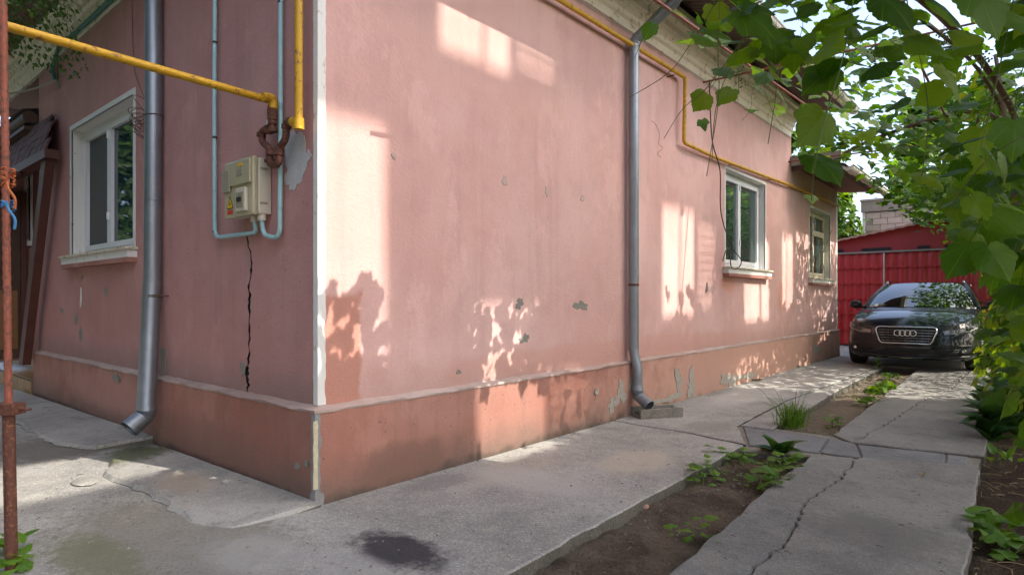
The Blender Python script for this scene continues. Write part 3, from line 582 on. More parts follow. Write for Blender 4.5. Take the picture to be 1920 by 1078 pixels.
# ================================================================ downpipes
def ring(c, t, r, h, n=14):
    c, t = Vector(c), Vector(t).normalized(); m = MB(); m.tube([c - t*h/2, c + t*h/2], r, n); return m
dr = on_x(1188, 400, 0.02); Yd = dr.y
dp = thing('downpipe', (0.02, Yd, 0), 'zinc downpipe on the long wall emptying into a small trough', 'downpipe')
m = MB(); m.tube([(0.02, Yd, 3.42), (0.02, Yd, 0.62)], 0.048, 18); pipe = m.build('pipe', 'zinc', dp, smooth=50)
for z in (2.4, 1.22): ring((0.02, Yd, z), (0, 0, 1), 0.0505, 0.02).build('joint', 'zinc', pipe, smooth=50)
m = MB(); path = bends([(0.02, Yd, 3.40), (0.02, Yd, 3.53), (0.44, Yd + 0.02, 3.80)], 0.1, 7); m.tube(path, [0.05 + (0.005 if i % 2 else 0) for i in range(len(path))], 18); m.tube([(0.30, Yd+.01, 3.71), (0.80, Yd + 0.03, 4.03)], 0.047, 18); m.build('upper_elbow', 'zinc', dp, smooth=50)
m = MB(); m.tube(bends([(0.02, Yd, 0.66), (0.03, Yd, 0.56), (0.062, Yd, 0.44), (0.062, Yd, 0.26)], 0.05), 0.0455, 18); m.build('lower_pipe', 'zinc', dp, smooth=50)
path = bends([(0.062, Yd, 0.30), (0.062, Yd, 0.20), (0.19, Yd - 0.03, 0.125)], 0.08, 9); m = MB(); m.tube(path, [0.049 + (0.006 if i % 2 else 0) for i in range(len(path))], 18, cap=False)
m.tube([Vector((0.15, Yd - .02, 0.150)), Vector((0.205, Yd - 0.033, 0.118))], 0.052, 18, cap=False); m.build('spout', 'zinc', dp, smooth=30)
m = MB(); m.tube([Vector((0.12, Yd - .015, 0.17)), Vector((0.17, Yd - 0.025, 0.14))], 0.046, 14); m.build('spout_bore', 'black', dp)
ring((0.02, Yd, 1.235), (0, 0, 1), 0.0515, 0.022).build('bracket', 'rusty_iron', dp)
sL = on_y(288, 300, -0.02); Xd = sL.x
dl = thing('downpipe', (Xd, -0.02, 0), 'wide zinc downpipe beside the casement window, its foot leaning off the wall', 'downpipe')
R2 = 0.060; kb = on_y(284, 560, -0.03); ft = on_y(274, 772, -0.12)
m = MB(); m.tube([(Xd, -0.02, 4.0), (Xd, -0.02, 2.6), Vector((kb.x, -0.025, kb.z))], R2, 22); pipe = m.build('pipe', 'zinc', dl, smooth=50)
m = MB(); m.tube([Vector((kb.x, -0.025, kb.z + 0.12)), Vector((kb.x, -0.03, kb.z)), ft + Vector((0, 0, 0.02))], R2 + 0.003, 22); m.build('lower_pipe', 'zinc', dl, smooth=50)
e = ft + Vector((0.012, -0.115, -0.105)); path = bends([ft + Vector((0, 0.005, 0.05)), ft + Vector((0, 0, -0.02)), e], 0.07, 9)
m = MB(); m.tube(path, [R2 + 0.004 + (0.005 if i % 2 else 0) for i in range(len(path))], 22, cap=False); t = (path[-1] - path[-2]).normalized(); m.tube([e - t*0.08, e], R2 + 0.004, 22, cap=False); m.build('spout', 'zinc', dl, smooth=30)
m = MB(); m.tube([e - t*0.05, e - t*0.025], R2, 16); m.build('spout_bore', 'black', dl)
ring((kb.x, -0.026, kb.z + 0.02), (0, 0, 1), R2 + 0.005, 0.022).build('bracket', 'wire_brown', dl)
m = MB(); m.tube([(kb.x + 0.05, -0.02, kb.z + 0.02), (kb.x + 0.12, 0.06, kb.z + 0.02)], 0.006, 6); m.build('bracket_pin', 'rusty_iron', dl)
for z in (3.55, 1.85): ring((Xd, -0.02, z), (0, 0, 1), R2 + 0.002, 0.012).build('joint', 'zinc', pipe, smooth=50)
# tangled wire on the left downpipe
wz = on_y(288, 217, -0.02).z; m = MB(); m.tube([(Xd + (R2+.004)*math.cos(a), -0.02 + (R2+.004)*math.sin(a), wz + 0.006*math.sin(a)) for a in [2*math.pi*i/20 for i in range(21)]], 0.0035, 5)
rr = random.Random(12)
for i in range(7):
    c = on_y(264 + rr.uniform(-6, 4), 222 + rr.uniform(-16, 20), -0.06); a0, b0 = rr.uniform(0.03, 0.075), rr.uniform(0.06, 0.12); ph = rr.uniform(0, 6); tl = rr.uniform(-.8, .8)
    m.tube([c + Vector((a0*math.cos(t+ph)*math.cos(tl) - b0*math.sin(t)*math.sin(tl), 0.05*math.sin(t*2+ph), b0*math.sin(t)*math.cos(tl) + a0*math.cos(t+ph)*math.sin(tl))) for t in [2*math.pi*j/16 for j in range(15)]], 0.003, 4)
m.tube(smoothpath([on_y(247, -10, 0.03), on_y(250, 100, 0.035), on_y(254, 140, 0.03), on_y(272, 187, -0.03)], 5), 0.003, 4)
tag(m.build('wire_coil', 'wire_brown'), 'tangled loops of thin wire tied to the wide downpipe', 'wire')

# trough
tc = on_z(1232, 775, 0.03); tr = thing('trough', (tc.x, tc.y, 0), 'small weathered concrete trough under the downpipe spout', 'trough')
q = Matrix.Translation((tc.x, tc.y, 0.005)) @ Matrix.Rotation(R(-33), 4, 'Z'); m = MB()
m.box((-0.06, -0.22, 0), (0.06, 0.22, 0.03), q); m.box((0.062, -0.22, 0), (0.095, 0.22, 0.085), q); m.box((-0.095, -0.22, 0), (-0.062, 0.22, 0.09), q); m.box((-0.06, 0.18, 0.031), (0.06, 0.22, 0.075), q)
m.build('channel', 'old_concrete', tr, bevel=0.004); m = MB(); m.box((-0.06, -0.21, 0.031), (0.06, 0.17, 0.04), q); m.build('silt', 'soil', tr)

# ================================================================ gas pipe
gp = thing('gas_pipe', on_y(562, 230, 0.0), 'yellow gas pipe with rusty brown fittings running from the pole around the house', 'pipe')
pe = on_y(512, 187, -0.03); pl = at_depth(20, 52, 2.56); far = pl + (pl - pe).normalized() * 2.5
m = MB(); m.tube([far, pl, pe + Vector((-0.03, 0, 0.0))], 0.0205, 16); m.build('overhead_run', 'yellow_pipe', gp, smooth=50)
def Lp(x, y, d=0.075): return on_y(x, y, 0.05 - d)
m = MB(); m.tube(bends([pe + (pl - pe).normalized() * 0.06, Lp(513, 184), Lp(512, 204)], 0.035, 6), 0.0245, 14); m.build('elbow', 'yellow_pipe', gp, smooth=50)
path = bends([Lp(511, 200), Lp(511, 247), Lp(491, 244), Lp(491, 266), Lp(506, 279), Lp(506, 309), Lp(523, 309), Lp(523, 278), Lp(536, 262), Lp(537, 229), Lp(556, 229)], 0.034, 6)
m = MB(); m.tube(path, 0.020, 14); body = m.build('fittings', 'rusty_iron', gp, smooth=50)
for x, y, d in ((511, 203, 'z'), (511, 222, 'z'), (511, 230, 'z'), (507, 288, 'z'), (523, 281, 'z'), (523, 288, 'z'), (490, 253, 'z'), (537, 238, 'z'), (512, 244, 'z'), (544, 229, 'x'), (502, 243, 'x')):
    ring(Lp(x, y), (0, 0, 1) if d == 'z' else (1, 0, 0), 0.0275 if y not in (222,) else 0.030, 0.022, 8).build('collar', 'rusty_iron', body, smooth=30)
ring(Lp(511, 212), (0, 0, 1), 0.030, 0.045, 12).build('valve', 'rusty_iron', body, smooth=30)
rs = on_y(562, 120, -0.0); m = MB(); m.tube([Lp(549, 229), Lp(560, 229)], 0.027, 12); m.tube([Lp(560, 243), Lp(560, 222)], 0.029, 12); m.build('tee', 'yellow_pipe', gp, smooth=50)
b5 = Lp(560, 240); zr = 3.47
m = MB(); m.tube(bends([b5, Vector((b5.x, -0.025, zr)), Vector((0.03, -0.025, zr)), Vector((0.03, 1.0, zr)), Vector((0.03, 4.47, zr + 0.02)), Vector((0.015, 4.47, 2.79)), Vector((0.0, 5.3, 2.79)), Vector((0.0, 8.8, 2.88)), Vector((-0.01, 11.45, 2.91))], 0.05, 6), 0.0215, 14)
m.build('wall_run', 'yellow_pipe', gp, smooth=50)
for y in (4.2,): m = MB(); m.tube([(-0.06, y, zr - 0.03), (0.0, y, zr - 0.03), (0.035, y, zr - 0.024)], 0.006, 6); m.build('pipe_hook', 'rusty_iron', gp)
for y in (5.9, 7.4, 9.0, 10.4): m = MB(); m.tube([(-0.06, y, 2.79 + (y-5.3)*0.02), (0.0, y, 2.765 + (y-5.3)*0.025)], 0.006, 6); m.build('pipe_hook', 'rusty_iron', gp)

# ================================================================ electricity meter, conduits
d0 = 0.145
bx0 = -on_y(466, 345, 0.05 - d0).x; bx1 = -on_y(412, 345, 0.05 - d0).x; z1 = on_y(466, 289, 0.05 - d0).z; z0 = on_y(466, 402, 0.05 - d0).z
mb = thing('meter_box', ML((bx0+bx1)/2, 0, z0), 'cream electricity meter box with translucent cover and yellow warning triangle', 'meter box')
def lb(a0, a1, d0_, d1_, c0, c1, name, mat, par, bev=0): 
    q = MB(); mbox(q, ML, a0, a1, d0_, d1_, c0, c1); return q.build(name, mat, par, bevel=bev)
lb(bx0 - 0.0, bx1, 0.004, 0.085, z0 + 0.012, z1 - 0.006, 'case', 'meter_case', mb, 0.008)
cov = lb(bx0 + 0.004, bx1 - 0.004, 0.085, 0.120, z0 + 0.004, z1, 'cover', 'meter_cover', mb, 0.012)
zm = z0 + (z1 - z0) * 0.52
lb(bx0 + 0.014, bx1 - 0.10, 0.120, 0.134, zm + 0.01, z1 - 0.016, 'cover_bulge', 'meter_cover', mb, 0.006); lb(bx1 - 0.10, bx1 - 0.014, 0.120, 0.137, zm - 0.02, z1 - 0.05, 'reading_window', 'meter_inner', mb, 0.006)
iw = lb(bx0 + 0.055, bx0 + 0.17, 0.120, 0.142, z0 + 0.03, zm - 0.012, 'breaker_window', 'meter_case', mb, 0.006)
lb(bx0 + 0.07, bx0 + 0.155, 0.142, 0.146, z0 + 0.05, zm - 0.04, 'breaker', 'meter_inner', iw, 0.002); lb(bx0 + 0.09, bx0 + 0.13, 0.146, 0.156, z0 + 0.085, z0 + 0.11, 'switch', 'black', iw, 0.002)
lb(bx0 + 0.10, bx0 + 0.17, 0.134, 0.137, zm + 0.06, zm + 0.105, 'counter', 'meter_inner', cov, 0.001); lb(bx0 + 0.10, bx0 + 0.15, 0.134, 0.136, z1 - 0.05, z1 - 0.032, 'label_plate', 'warn_yellow', cov)
ta = bx1 - 0.085; tz = z0 + 0.085
def tri(s, d, mat, nm, par): q = MB(); q.poly_prism([ML(ta + s*0.036, d, tz - s*0.022), ML(ta - s*0.036, d, tz - s*0.022), ML(ta, d, tz + s*0.046)], (0, -1, 0), 0.001); return q.build(nm, mat, par)
st = tri(1.15, 0.1205, 'black', 'warning_sign', mb); tri(0.9, 0.1217, 'warn_yellow', 'sign_face', st)
q = MB(); q.poly_prism([ML(ta + x, 0.1229, tz + z) for x, z in ((0.003, 0.022), (-0.008, 0.0), (0.0, 0.002), (-0.004, -0.014), (0.008, 0.008), (0.0, 0.006))], (0, -1, 0), 0.0008); q.build('bolt_mark', 'black', st)
lb(ta - 0.036, ta + 0.036, 0.1205, 0.1215, tz - 0.06, tz - 0.032, 'warning_strip', 'warn_red', mb); 
for c in (z0 + 0.07, z1 - 0.075): lb(bx0 - 0.004, bx0 + 0.004, 0.03, 0.075, c, c + 0.012, 'clip', 'meter_inner', mb)
lb(bx0 - 0.06, bx0 + 0.02, 0.004, 0.05, z1 - 0.03, z1 - 0.012, 'bracket', 'rusty_iron', mb)
for a in (bx0 + 0.028, bx0 + 0.115): ring(ML(a, 0.05, z0 - 0.004), (0, 0, 1), 0.024, 0.04).build('gland', 'meter_case', mb, smooth=40)
def conduit(pts, label):
    t = thing('conduit', pts[-1], label, 'conduit'); q = MB(); q.tube(bends(pts, 0.075, 8), 0.0135, 12); q.build('tube', 'conduit_paint', t, smooth=50); return t
def Lc(x, y): return on_y(x, y, 0.05 - 0.03)
ga, gb = ML(bx0 + 0.115, 0.05, z0 - 0.02), ML(bx0 + 0.028, 0.05, z0 - 0.02)
c1 = conduit([Vector((Lc(404, 0).x, 0.02, 3.66)), Lc(402, 200), Lc(403, 446), Vector((ga.x, 0.01, Lc(455, 437).z - 0.01)), ga], 'pale blue conduit rising left of the meter box')
c2 = conduit([Vector((Lc(527, 0).x, 0.02, 3.66)), Lc(526, 200), Lc(525, 448), Vector((gb.x, 0.01, Lc(480, 440).z - 0.01)), gb], 'pale blue conduit passing behind the rusty gas fittings')
for t, x, ys_ in ((c1, 403, (80, 258, 435)), (c2, 526, (5,))):
    for y in ys_: ring(Lc(x, y), (0, 0, 1), 0.0155, 0.012).build('clip', 'cable', t)
t = thing('conduit', on_y(105, 150, 0.0), 'dark teal conduit sloping below the cornice at the porch end', 'conduit')
q = MB(); q.tube(bends([ML(1.8, 0.035, 3.70), ML(4.70, 0.035, 3.70), on_y(108, 95, 0.02), on_y(97, 130, 0.02), on_y(104, 152, 0.02)], 0.05, 6), 0.020, 10); q.build('tube', 'teal_paint', t, smooth=50)
q = MB(); q.tube(smoothpath([on_y(105, 152, 0.0), on_y(60, 168, -0.05), on_y(0, 178, -0.2), on_y(-60, 180, -0.3)], 6), 0.011, 8); tag(q.build('service_cable', 'cable_beige'), 'beige cable sagging left from the teal conduit', 'cable')
q = MB(); q.tube(smoothpath([on_y(103, -8, -0.05), on_y(101, 20, -0.05), on_y(106, 60, -0.02), on_y(108, 95, 0.0), on_y(108, 150, 0.02)], 6), 0.008, 6); 
tag(q.build('dry_tendril', 'cane_brown'), 'dry brown vine tendril on the side cornice', 'tendril')
q = MB(); q.tube(smoothpath([on_x(1330, 150, 0.02), on_x(1335, 260, 0.02), on_x(1350, 320, 0.03), on_x(1352, 400, 0.05), on_x(1372, 462, 0.07), on_x(1390, 488, 0.09), on_x(1383, 503, 0.1), on_x(1371, 500, 0.1), on_x(1369, 470, 0.08), on_x(1362, 468, 0.07), on_x(1355, 490, 0.06)], 7), 0.007, 6)
tag(q.build('hanging_cable', 'cable'), 'black cable hanging in a loop over the white window', 'cable')

# ================================================================ porch at the left
po = thing('porch', (-6.2, 0, 0), 'dark timber porch with brown shingle skirt at the left end of the house', 'porch')
def pm(name, mat, par, f): q = MB(); f(q); return q.build(name, mat, par)
pm('brace', 'brown_wood', po, lambda q: q.poly_prism([Vector((-5.93, -0.10, 0.36)), Vector((-5.76, -0.10, 0.36)), Vector((-4.78, -0.10, 2.56)), Vector((-4.95, -0.10, 2.56))], (0, 1, 0), 0.08))
pm('eave_beam', 'brown_wood', po, lambda q: q.box((-9.5, -0.13, 2.53), (-4.70, 0.0, 2.62)))
pm('lining', 'dark_wood', po, lambda q: q.box((-9.5, -0.08, 3.02), (-5.78, 1.28, 3.06)))
pm('backing', 'dark_wood', po, lambda q: q.add([(-9.5, -0.08, 2.63), (-4.72, -0.08, 2.63), (-4.95, 0.02, 3.04), (-9.5, 0.02, 3.04)], [(0, 1, 2, 3)]))
q = MB(); q.box((-0.085, -0.012, 0), (0.085, 0.004, 0.12)); q.v = [v + Vector((0, -0.006 * (1 - v.z / 0.12), -0.012 if abs(v.x) > 0.08 and v.z < 0.01 else 0)) for v in q.v]; first = None
for r in range(4):
    for i in range(17):
        x = -4.80 - 0.06 * r - 0.175 * i - (0.08 if r % 2 else 0); loc = Vector((x, -0.105 + 0.026 * r, 2.625 + 0.1 * r)) - po.location
        if first is None: o = first = q.build('shingle', 'shingle', po, local=True)
        else: o = first.copy(); COL.objects.link(o); o.parent = po
        o.location = loc + Vector((0, random.uniform(-.004, .004), random.uniform(-.006, .006))); o.rotation_euler = (R(-14), 0, random.uniform(-.03, .03))
gq = MB(); gq.tube([(-9.5, -0.02, 3.17), (-5.8, -0.02, 3.17)], 0.07, 12); gq.build('porch_gutter', 'dark_wood', po, smooth=50)
pm('porch_roof', 'soffit_sheet', po, lambda q: q.add([(-9.5, -0.1, 3.24), (-5.77, -0.1, 3.24), (-5.77, 1.28, 3.6), (-9.5, 1.28, 3.6)], [(0, 1, 2, 3)]))
XP = -7.3
pm('wall', 'plaster', po, lambda q: q.box((XP - 0.2, -0.12, 0.3), (XP, 1.29, 3.2)))
pm('side_panel', 'dark_wood', po, lambda q: q.box((-7.28, -0.16, 2.50), (-5.80, -0.08, 2.53)))
def on_p(x, y): return on_x(x, y, XP)
A0, A1 = on_p(46, 305), on_p(60, 452)
pw = pm('window', 'white_paint', po, lambda q: [q.box((XP, A0.y, A1.z), (XP + 0.05, A0.y + 0.05, A0.z)), q.box((XP, A1.y - 0.05, A1.z), (XP + 0.05, A1.y, A0.z)), q.box((XP, A0.y + 0.05, A0.z - 0.05), (XP + 0.05, A1.y - 0.05, A0.z)), q.box((XP, A0.y - 0.05, A1.z - 0.07), (XP + 0.09, A1.y + 0.03, A1.z - 0.002))])
pm('pane', 'glass_dark', pw, lambda q: q.box((XP + 0.01, A0.y + 0.05, A1.z), (XP + 0.02, A1.y - 0.05, A0.z - 0.05)))
B0, B1 = on_p(-60, 290), on_p(36, 700)
dr_ = pm('door', 'dark_wood', po, lambda q: q.box((XP, B0.y, 0.33), (XP + 0.06, B1.y, 2.5))); pm('door_panel', 'honey_wood', dr_, lambda q: q.box((XP + 0.06, B0.y + 0.1, 0.45), (XP + 0.08, B1.y - 0.03, on_p(20, 545).z)))
pm('door_frame', 'brown_wood', po, lambda q: q.box((XP, B1.y + 0.002, 0.33), (XP + 0.10, B1.y + 0.06, 2.5)))
pm('landing', 'grout', po, lambda q: q.box((-9.0, 0.35, -0.05), (-5.78, 1.28, 0.33))); pm('step', 'grout', po, lambda q: q.box((-9.0, -0.0, -0.05), (-5.80, 0.34, 0.17)))
q = MB(); q.box((-0.145, -0.006, 0), (0.145, 0.006, 0.15)); first = None
for zz, yy in ((0.175, 0.342), (0.012, -0.008)):
    for i in range(9):
        if first is None: o = first = q.build('tile', 'step_tile', po, local=True)
        else: o = first.copy(); COL.objects.link(o); o.parent = po
        o.location = Vector((-5.97 - 0.3 * i, yy, zz)) - po.location
q = MB(); q.box((-0.145, -0.16, 0), (0.145, 0.16, 0.01)); first = None
for i in range(9):
    if first is None: o = first = q.build('tile', 'step_tile', po, local=True)
    else: o = first.copy(); COL.objects.link(o); o.parent = po
    o.location = Vector((-5.97 - 0.3 * i, 0.17, 0.171)) - po.location

# ================================================================ rebar pole in the foreground
pb = at_depth(22, 1090, 2.5); pb.z = -0.02; pt = at_depth(6, 0, 2.5); pc = at_depth(16, 765, 2.5)
pole = thing('rebar_pole', pb, 'rusty rebar pole on a steel tube at the left edge', 'pole')
q = MB(); q.tube([pb, pc], 0.022, 14); q.build('tube', 'rusty_iron', pole, smooth=50)
d = (pt - pc); n = 110; ex = pt + d * 0.3
q = MB(); q.tube([pc + (ex - pc) * (i / n) for i in range(n + 1)], [0.0125 + (0.0025 if i % 2 else 0) for i in range(n + 1)], 10); q.build('rebar', 'red_rebar', pole, smooth=30)
q = MB(); q.box((-0.06, -0.035, -0.025), (0.045, 0.035, 0.02), Matrix.Translation(pc) @ Matrix.Rotation(YAW, 4, 'Z')); q.build('collar', 'rusty_iron', pole, bevel=0.004)
q = MB(); q.tube([pc, pc + RT * 0.09 + Vector((0, 0, -0.005))], 0.006, 6); q.build('bolt', 'rusty_iron', pole)
def twist(y, n, mat, name, label, cat, sp):
    q = MB(); rr = random.Random(n)
    for i in range(n):
        c = at_depth(11 + (y / 1078) * 14, y + rr.uniform(-sp, sp), 2.5); q.tube([c + RT * (0.022*math.cos(a)) + FW * (0.022*math.sin(a)) + Vector((0, 0, 0.012*math.sin(a + i))) for a in [2*math.pi*j/10 for j in range(9)]], 0.004, 5)
    c = at_depth(14, y, 2.45); q.tube(smoothpath([c, c + Vector((0.01, 0, -0.03)), c + RT*0.03 + Vector((0, 0, -0.07)), c + RT*0.028 + Vector((0, 0, -0.11))], 4), 0.005, 5)
    tag(q.build(name, mat), label, cat)
twist(340, 7, 'orange_wire', 'wire_binding', 'orange wire binding twisted round the rebar pole', 'wire', 22); twist(378, 5, 'blue_cord', 'cord_binding', 'frayed blue cord knotted on the rebar pole', 'cord', 12)
q = MB(); a_ = at_depth(-16, 640, 3.1); q.box((-0.03, -0.02, 0), (0.02, 0.02, 1.35), Matrix.Translation((a_.x, a_.y, 0.2)) @ Matrix.Rotation(YAW, 4, 'Z')); tag(q.build('gate_post', 'green_sheet', bevel=0.004), 'sliver of green metal gate post at the left border', 'post')

# ================================================================ red shed with gates, block building
sh = thing('garage', (0.6, 14.7, 0), 'low garage with red tile-profile sheet gates behind the car', 'garage'); YG = 14.55
def gate_leaf(x0, x1):
    n = int((x1 - x0) / 0.021); rows = []
    for z, stp in [(0.03 + 0.36 * k_ + e_, s_) for k_ in range(6) for e_, s_ in ((0.001, 0.0), (0.004, 0.034), (0.12, 0.026), (0.25, 0.012), (0.352, 0.0))]:
        r = []
        for i in range(n + 1):
            x = x0 + (x1 - x0) * i / n; c = (x / 0.185) % 1.0; wv = 0.028 * (math.sin(math.pi * min(1, c / 0.7)) if c < 0.7 else -0.25)
            zz = min(2.16, z) - (0.025 * math.sin(math.pi * c) if 0.2 < z < 2.1 else 0); r.append(Vector((x, YG - wv - stp, zz)))
        rows.append(r)
    return MB().grid(rows).build('gate_leaf', 'red_sheet', sh, smooth=35)
gate_leaf(-1.3, 0.24); gate_leaf(0.27, 2.9)
pm('gate_edge', 'gutter_paint', sh, lambda q: q.box((0.242, YG - 0.05, 0.03), (0.268, YG, 2.16))); pm('latch', 'tile_edge', sh, lambda q: q.box((0.29, YG - 0.07, 1.42), (0.37, YG - 0.05, 1.47)))
def zr_(x): return 2.40 + (x + 1.3) * 0.175
pm('wall', 'red_wall', sh, lambda q: q.poly_prism([Vector((-1.5, YG + 0.03, 2.2)), Vector((3.2, YG + 0.03, 2.2)), Vector((3.2, YG + 0.03, zr_(3.2))), Vector((-1.5, YG + 0.03, zr_(-1.5)))], (0, 1, 0), 0.2))
pm('wall', 'red_wall', sh, lambda q: [q.box((-1.5, YG + 0.1, 0), (-1.32, YG + 5, 2.3)), q.box((2.95, YG + 0.1, 0), (3.2, YG + 5, 2.9)), q.box((-1.5, YG + 4.9, 0), (3.2, YG + 5, 2.5))])
pm('lintel', 'weathered_beam', sh, lambda q: q.box((-1.5, YG - 0.06, 2.17), (3.2, YG + 0.02, 2.21)))
for x0, x1 in ((-1.2, -0.6), (-0.2, 0.38), (0.9, 1.12), (1.4, 2.2)): pm('beam_end', 'black', sh, lambda q: q.box((x0, YG - 0.01, 2.225), (x1, YG + 0.028, 2.29)))
q = MB(); n = 150; A = [Vector((-1.6 + 4.9 * i / n, YG - 0.16, zr_(-1.6 + 4.9 * i / n) + 0.02 * abs(math.sin(i * 0.55)))) for i in range(n + 1)]; B = [p + Vector((0, 5.4, 0.02)) for p in A]; q.grid([[p + Vector((0, 0, -0.045)) for p in A], A, B]); q.build('roof', 'tile_edge', sh)
bb = thing('block_building', (1.5, 20, 0), 'grey concrete-block outbuilding with flat concrete cap behind the garage', 'building')
pm('wall', 'mortar', bb, lambda q: q.box((-1.18, 20.01, 0), (4.5, 23, 3.80))); pm('cap', 'weathered_beam', bb, lambda q: q.box((-1.25, 19.93, 3.81), (4.6, 23.1, 4.14))); pm('cap_sheet', 'raw_concrete', bb, lambda q: q.box((-1.28, 19.9, 4.145), (4.65, 23.15, 4.2)))
pm('edge_strip', 'white_paint', bb, lambda q: q.box((-1.22, 19.97, 2.2), (-1.14, 20.0, 3.8)))
q = MB(); q.box((-0.19, -0.02, 0.006), (0.19, 0.02, 0.184)); first = None
for r in range(9):
    for i in range(14):
        if first is None: o = first = q.build('block', 'block', bb, local=True, bevel=0.004)
        else: o = first.copy(); COL.objects.link(o); o.parent = bb
        o.location = Vector((-0.93 + 0.395 * i + (0.19 if r % 2 else 0), 20.0 + random.uniform(-.006, .006), 2.07 + 0.19 * r)) - bb.location
# ================================================================ the car (local: x across, y from nose to tail, z up)
m, n_, l_, b_ = newmat('car_paint'); b_.inputs['Base Color'].default_value = (0.004, 0.0055, 0.009, 1); b_.inputs['Metallic'].default_value = 0.0; b_.inputs['Roughness'].default_value = 0.35; b_.inputs['Specular IOR Level'].default_value = 0.15; b_.inputs['Coat Weight'].default_value = 0.9; b_.inputs['Coat Roughness'].default_value = 0.03
bump_(n_, l_, noise_(n_, l_, N(n_, 'TexCoord').outputs['Object'], 3, 2), 0.02, 0.05, b_); MATS['car_paint'] = m
simple('chrome', (0.72, 0.73, 0.75), 0.05, 5, 0.12, 0, metal=1.0); simple('trim_black', (0.012, 0.012, 0.013), 0.1, 5, 0.45, 0); simple('rubber', (0.018, 0.018, 0.018), 0.2, 20, 0.85, 0.2, 60)
simple('lamp_silver', (0.28, 0.27, 0.27), 0.3, 12, 0.2, 0, metal=0.8); simple('lamp_white', (0.75, 0.75, 0.72), 0.05, 5, 0.2, 0); simple('intake', (0.006, 0.006, 0.007), 0.1, 5, 0.7, 0); simple('alloy', (0.30, 0.31, 0.32), 0.1, 5, 0.3, 0, metal=0.9); simple('mirror_grey', (0.02, 0.021, 0.025), 0.1, 5, 0.3, 0)
glassy('windscreen', (0.010, 0.014, 0.017), 2.3, 0.02); m = bpy.data.materials.new('lamp_glass'); m.use_nodes = True; n_ = m.node_tree.nodes; gl = n_.new('ShaderNodeBsdfGlossy'); gl.inputs[1].default_value = 0.03; tp = n_.new('ShaderNodeBsdfTransparent'); fr_ = n_.new('ShaderNodeFresnel'); fr_.inputs[0].default_value = 1.5; mx = n_.new('ShaderNodeMixShader')
for a, b in ((fr_.outputs[0], mx.inputs[0]), (tp.outputs[0], mx.inputs[1]), (gl.outputs[0], mx.inputs[2]), (mx.outputs[0], n_['Material Output'].inputs[0])): m.node_tree.links.new(a, b)
MATS['lamp_glass'] = m
car = thing('parked_car', (1.385, 9.30, 0.0), 'dark blue-black estate car with chrome-framed grille parked by the red gates', 'car')
plan = smoothpath([(0, 0, 0), (0.25, 0.010, 0), (0.45, 0.042, 0), (0.62, 0.11, 0), (0.745, 0.21, 0), (0.83, 0.35, 0), (0.88, 0.53, 0), (0.902, 0.8, 0), (0.913, 1.3, 0), (0.913, 1.9, 0), (0.913, 2.5, 0), (0.908, 3.1, 0), (0.895, 3.7, 0), (0.86, 4.15, 0), (0.78, 4.48, 0), (0.6, 4.63, 0), (0.3, 4.69, 0), (0, 4.70, 0)], 8)
SH = [(0, 0.695), (0.1, 0.71), (0.35, 0.755), (0.9, 0.875), (1.45, 0.945), (3, 0.985), (4.7, 0.99)]
INS = [(0, 0.085), (0.06, 0.035), (0.14, 0.012), (0.3, 0.0), (0.55, 0.008), (0.75, 0.022), (0.9, 0.045), (1.0, 0.085)]
ZB = 0.175
nrm = []
for i in range(len(plan)):
    t = (plan[min(i+1, len(plan)-1)] - plan[max(i-1, 0)]).normalized(); nrm.append(Vector((-t.y, t.x, 0)) if 0 < i < len(plan)-1 else Vector((0, 1 if i == 0 else -1, 0)))
FR = [i / 14 for i in range(15)]
def bp(i, f):
    p = plan[i]; s = lerp(SH, p.y); q = p + nrm[i] * lerp(INS, f); return Vector((max(q.x, 0) if 0 < i < len(plan)-1 else 0, q.y, ZB + (s - ZB) * f))
# finer columns along the sides for the wheel arches
rows = [[bp(i, f) for i in range(len(plan))] for f in FR]
full = [[Vector((-p.x, p.y, p.z)) for p in r[::-1]][:-1] + r for r in rows]
WH = [(0.92, 0.325), (3.73, 0.325)]
bm = MB(); nn = len(full[0])
for i in range(len(full) - 1):
    for j in range(nn - 1):
        quad = [full[i][j], full[i][j+1], full[i+1][j+1], full[i+1][j]]
        c = sum(quad, Vector()) / 4
        if abs(c.x) > 0.7 and any(math.hypot(c.y - wy, c.z - wz) < 0.36 for wy, wz in WH): continue
        bm.add(quad, [(0, 1, 2, 3)])
bot = full[0]; bm.add(bot, [tuple(range(nn - 1))])
body = bm.build('body', 'car_paint', car, smooth=60, local=True, tri=True)
# bonnet (Coons patch)
ic = min(range(len(plan)), key=lambda i: abs(plan[i].y - 0.35) if plan[i].x > 0.5 else 9); iw = min(range(len(plan)), key=lambda i: abs(plan[i].y - 1.5) if plan[i].x > 0.5 else 9)
front = [bp(i, 1.0) for i in range(0, ic + 1)]; side = [bp(i, 1.0) for i in range(ic, iw + 1)]
def along(L, t):
    ls = [0]
    for a, b in zip(L, L[1:]): ls.append(ls[-1] + (b - a).length)
    x = t * ls[-1]
    for i in range(len(L) - 1):
        if x <= ls[i+1] + 1e-9: return L[i].lerp(L[i+1], (x - ls[i]) / max(1e-9, ls[i+1] - ls[i]))
    return L[-1]
cen = smoothpath([front[0], (0, 0.22, 0.765), (0, 0.55, 0.85), (0, 0.9, 0.915), (0, 1.2, 0.955)], 6); sw = side[-1]
cowl = smoothpath([cen[-1], (0.35, 1.225, 0.957), (0.62, 1.33, 0.953), sw], 6)
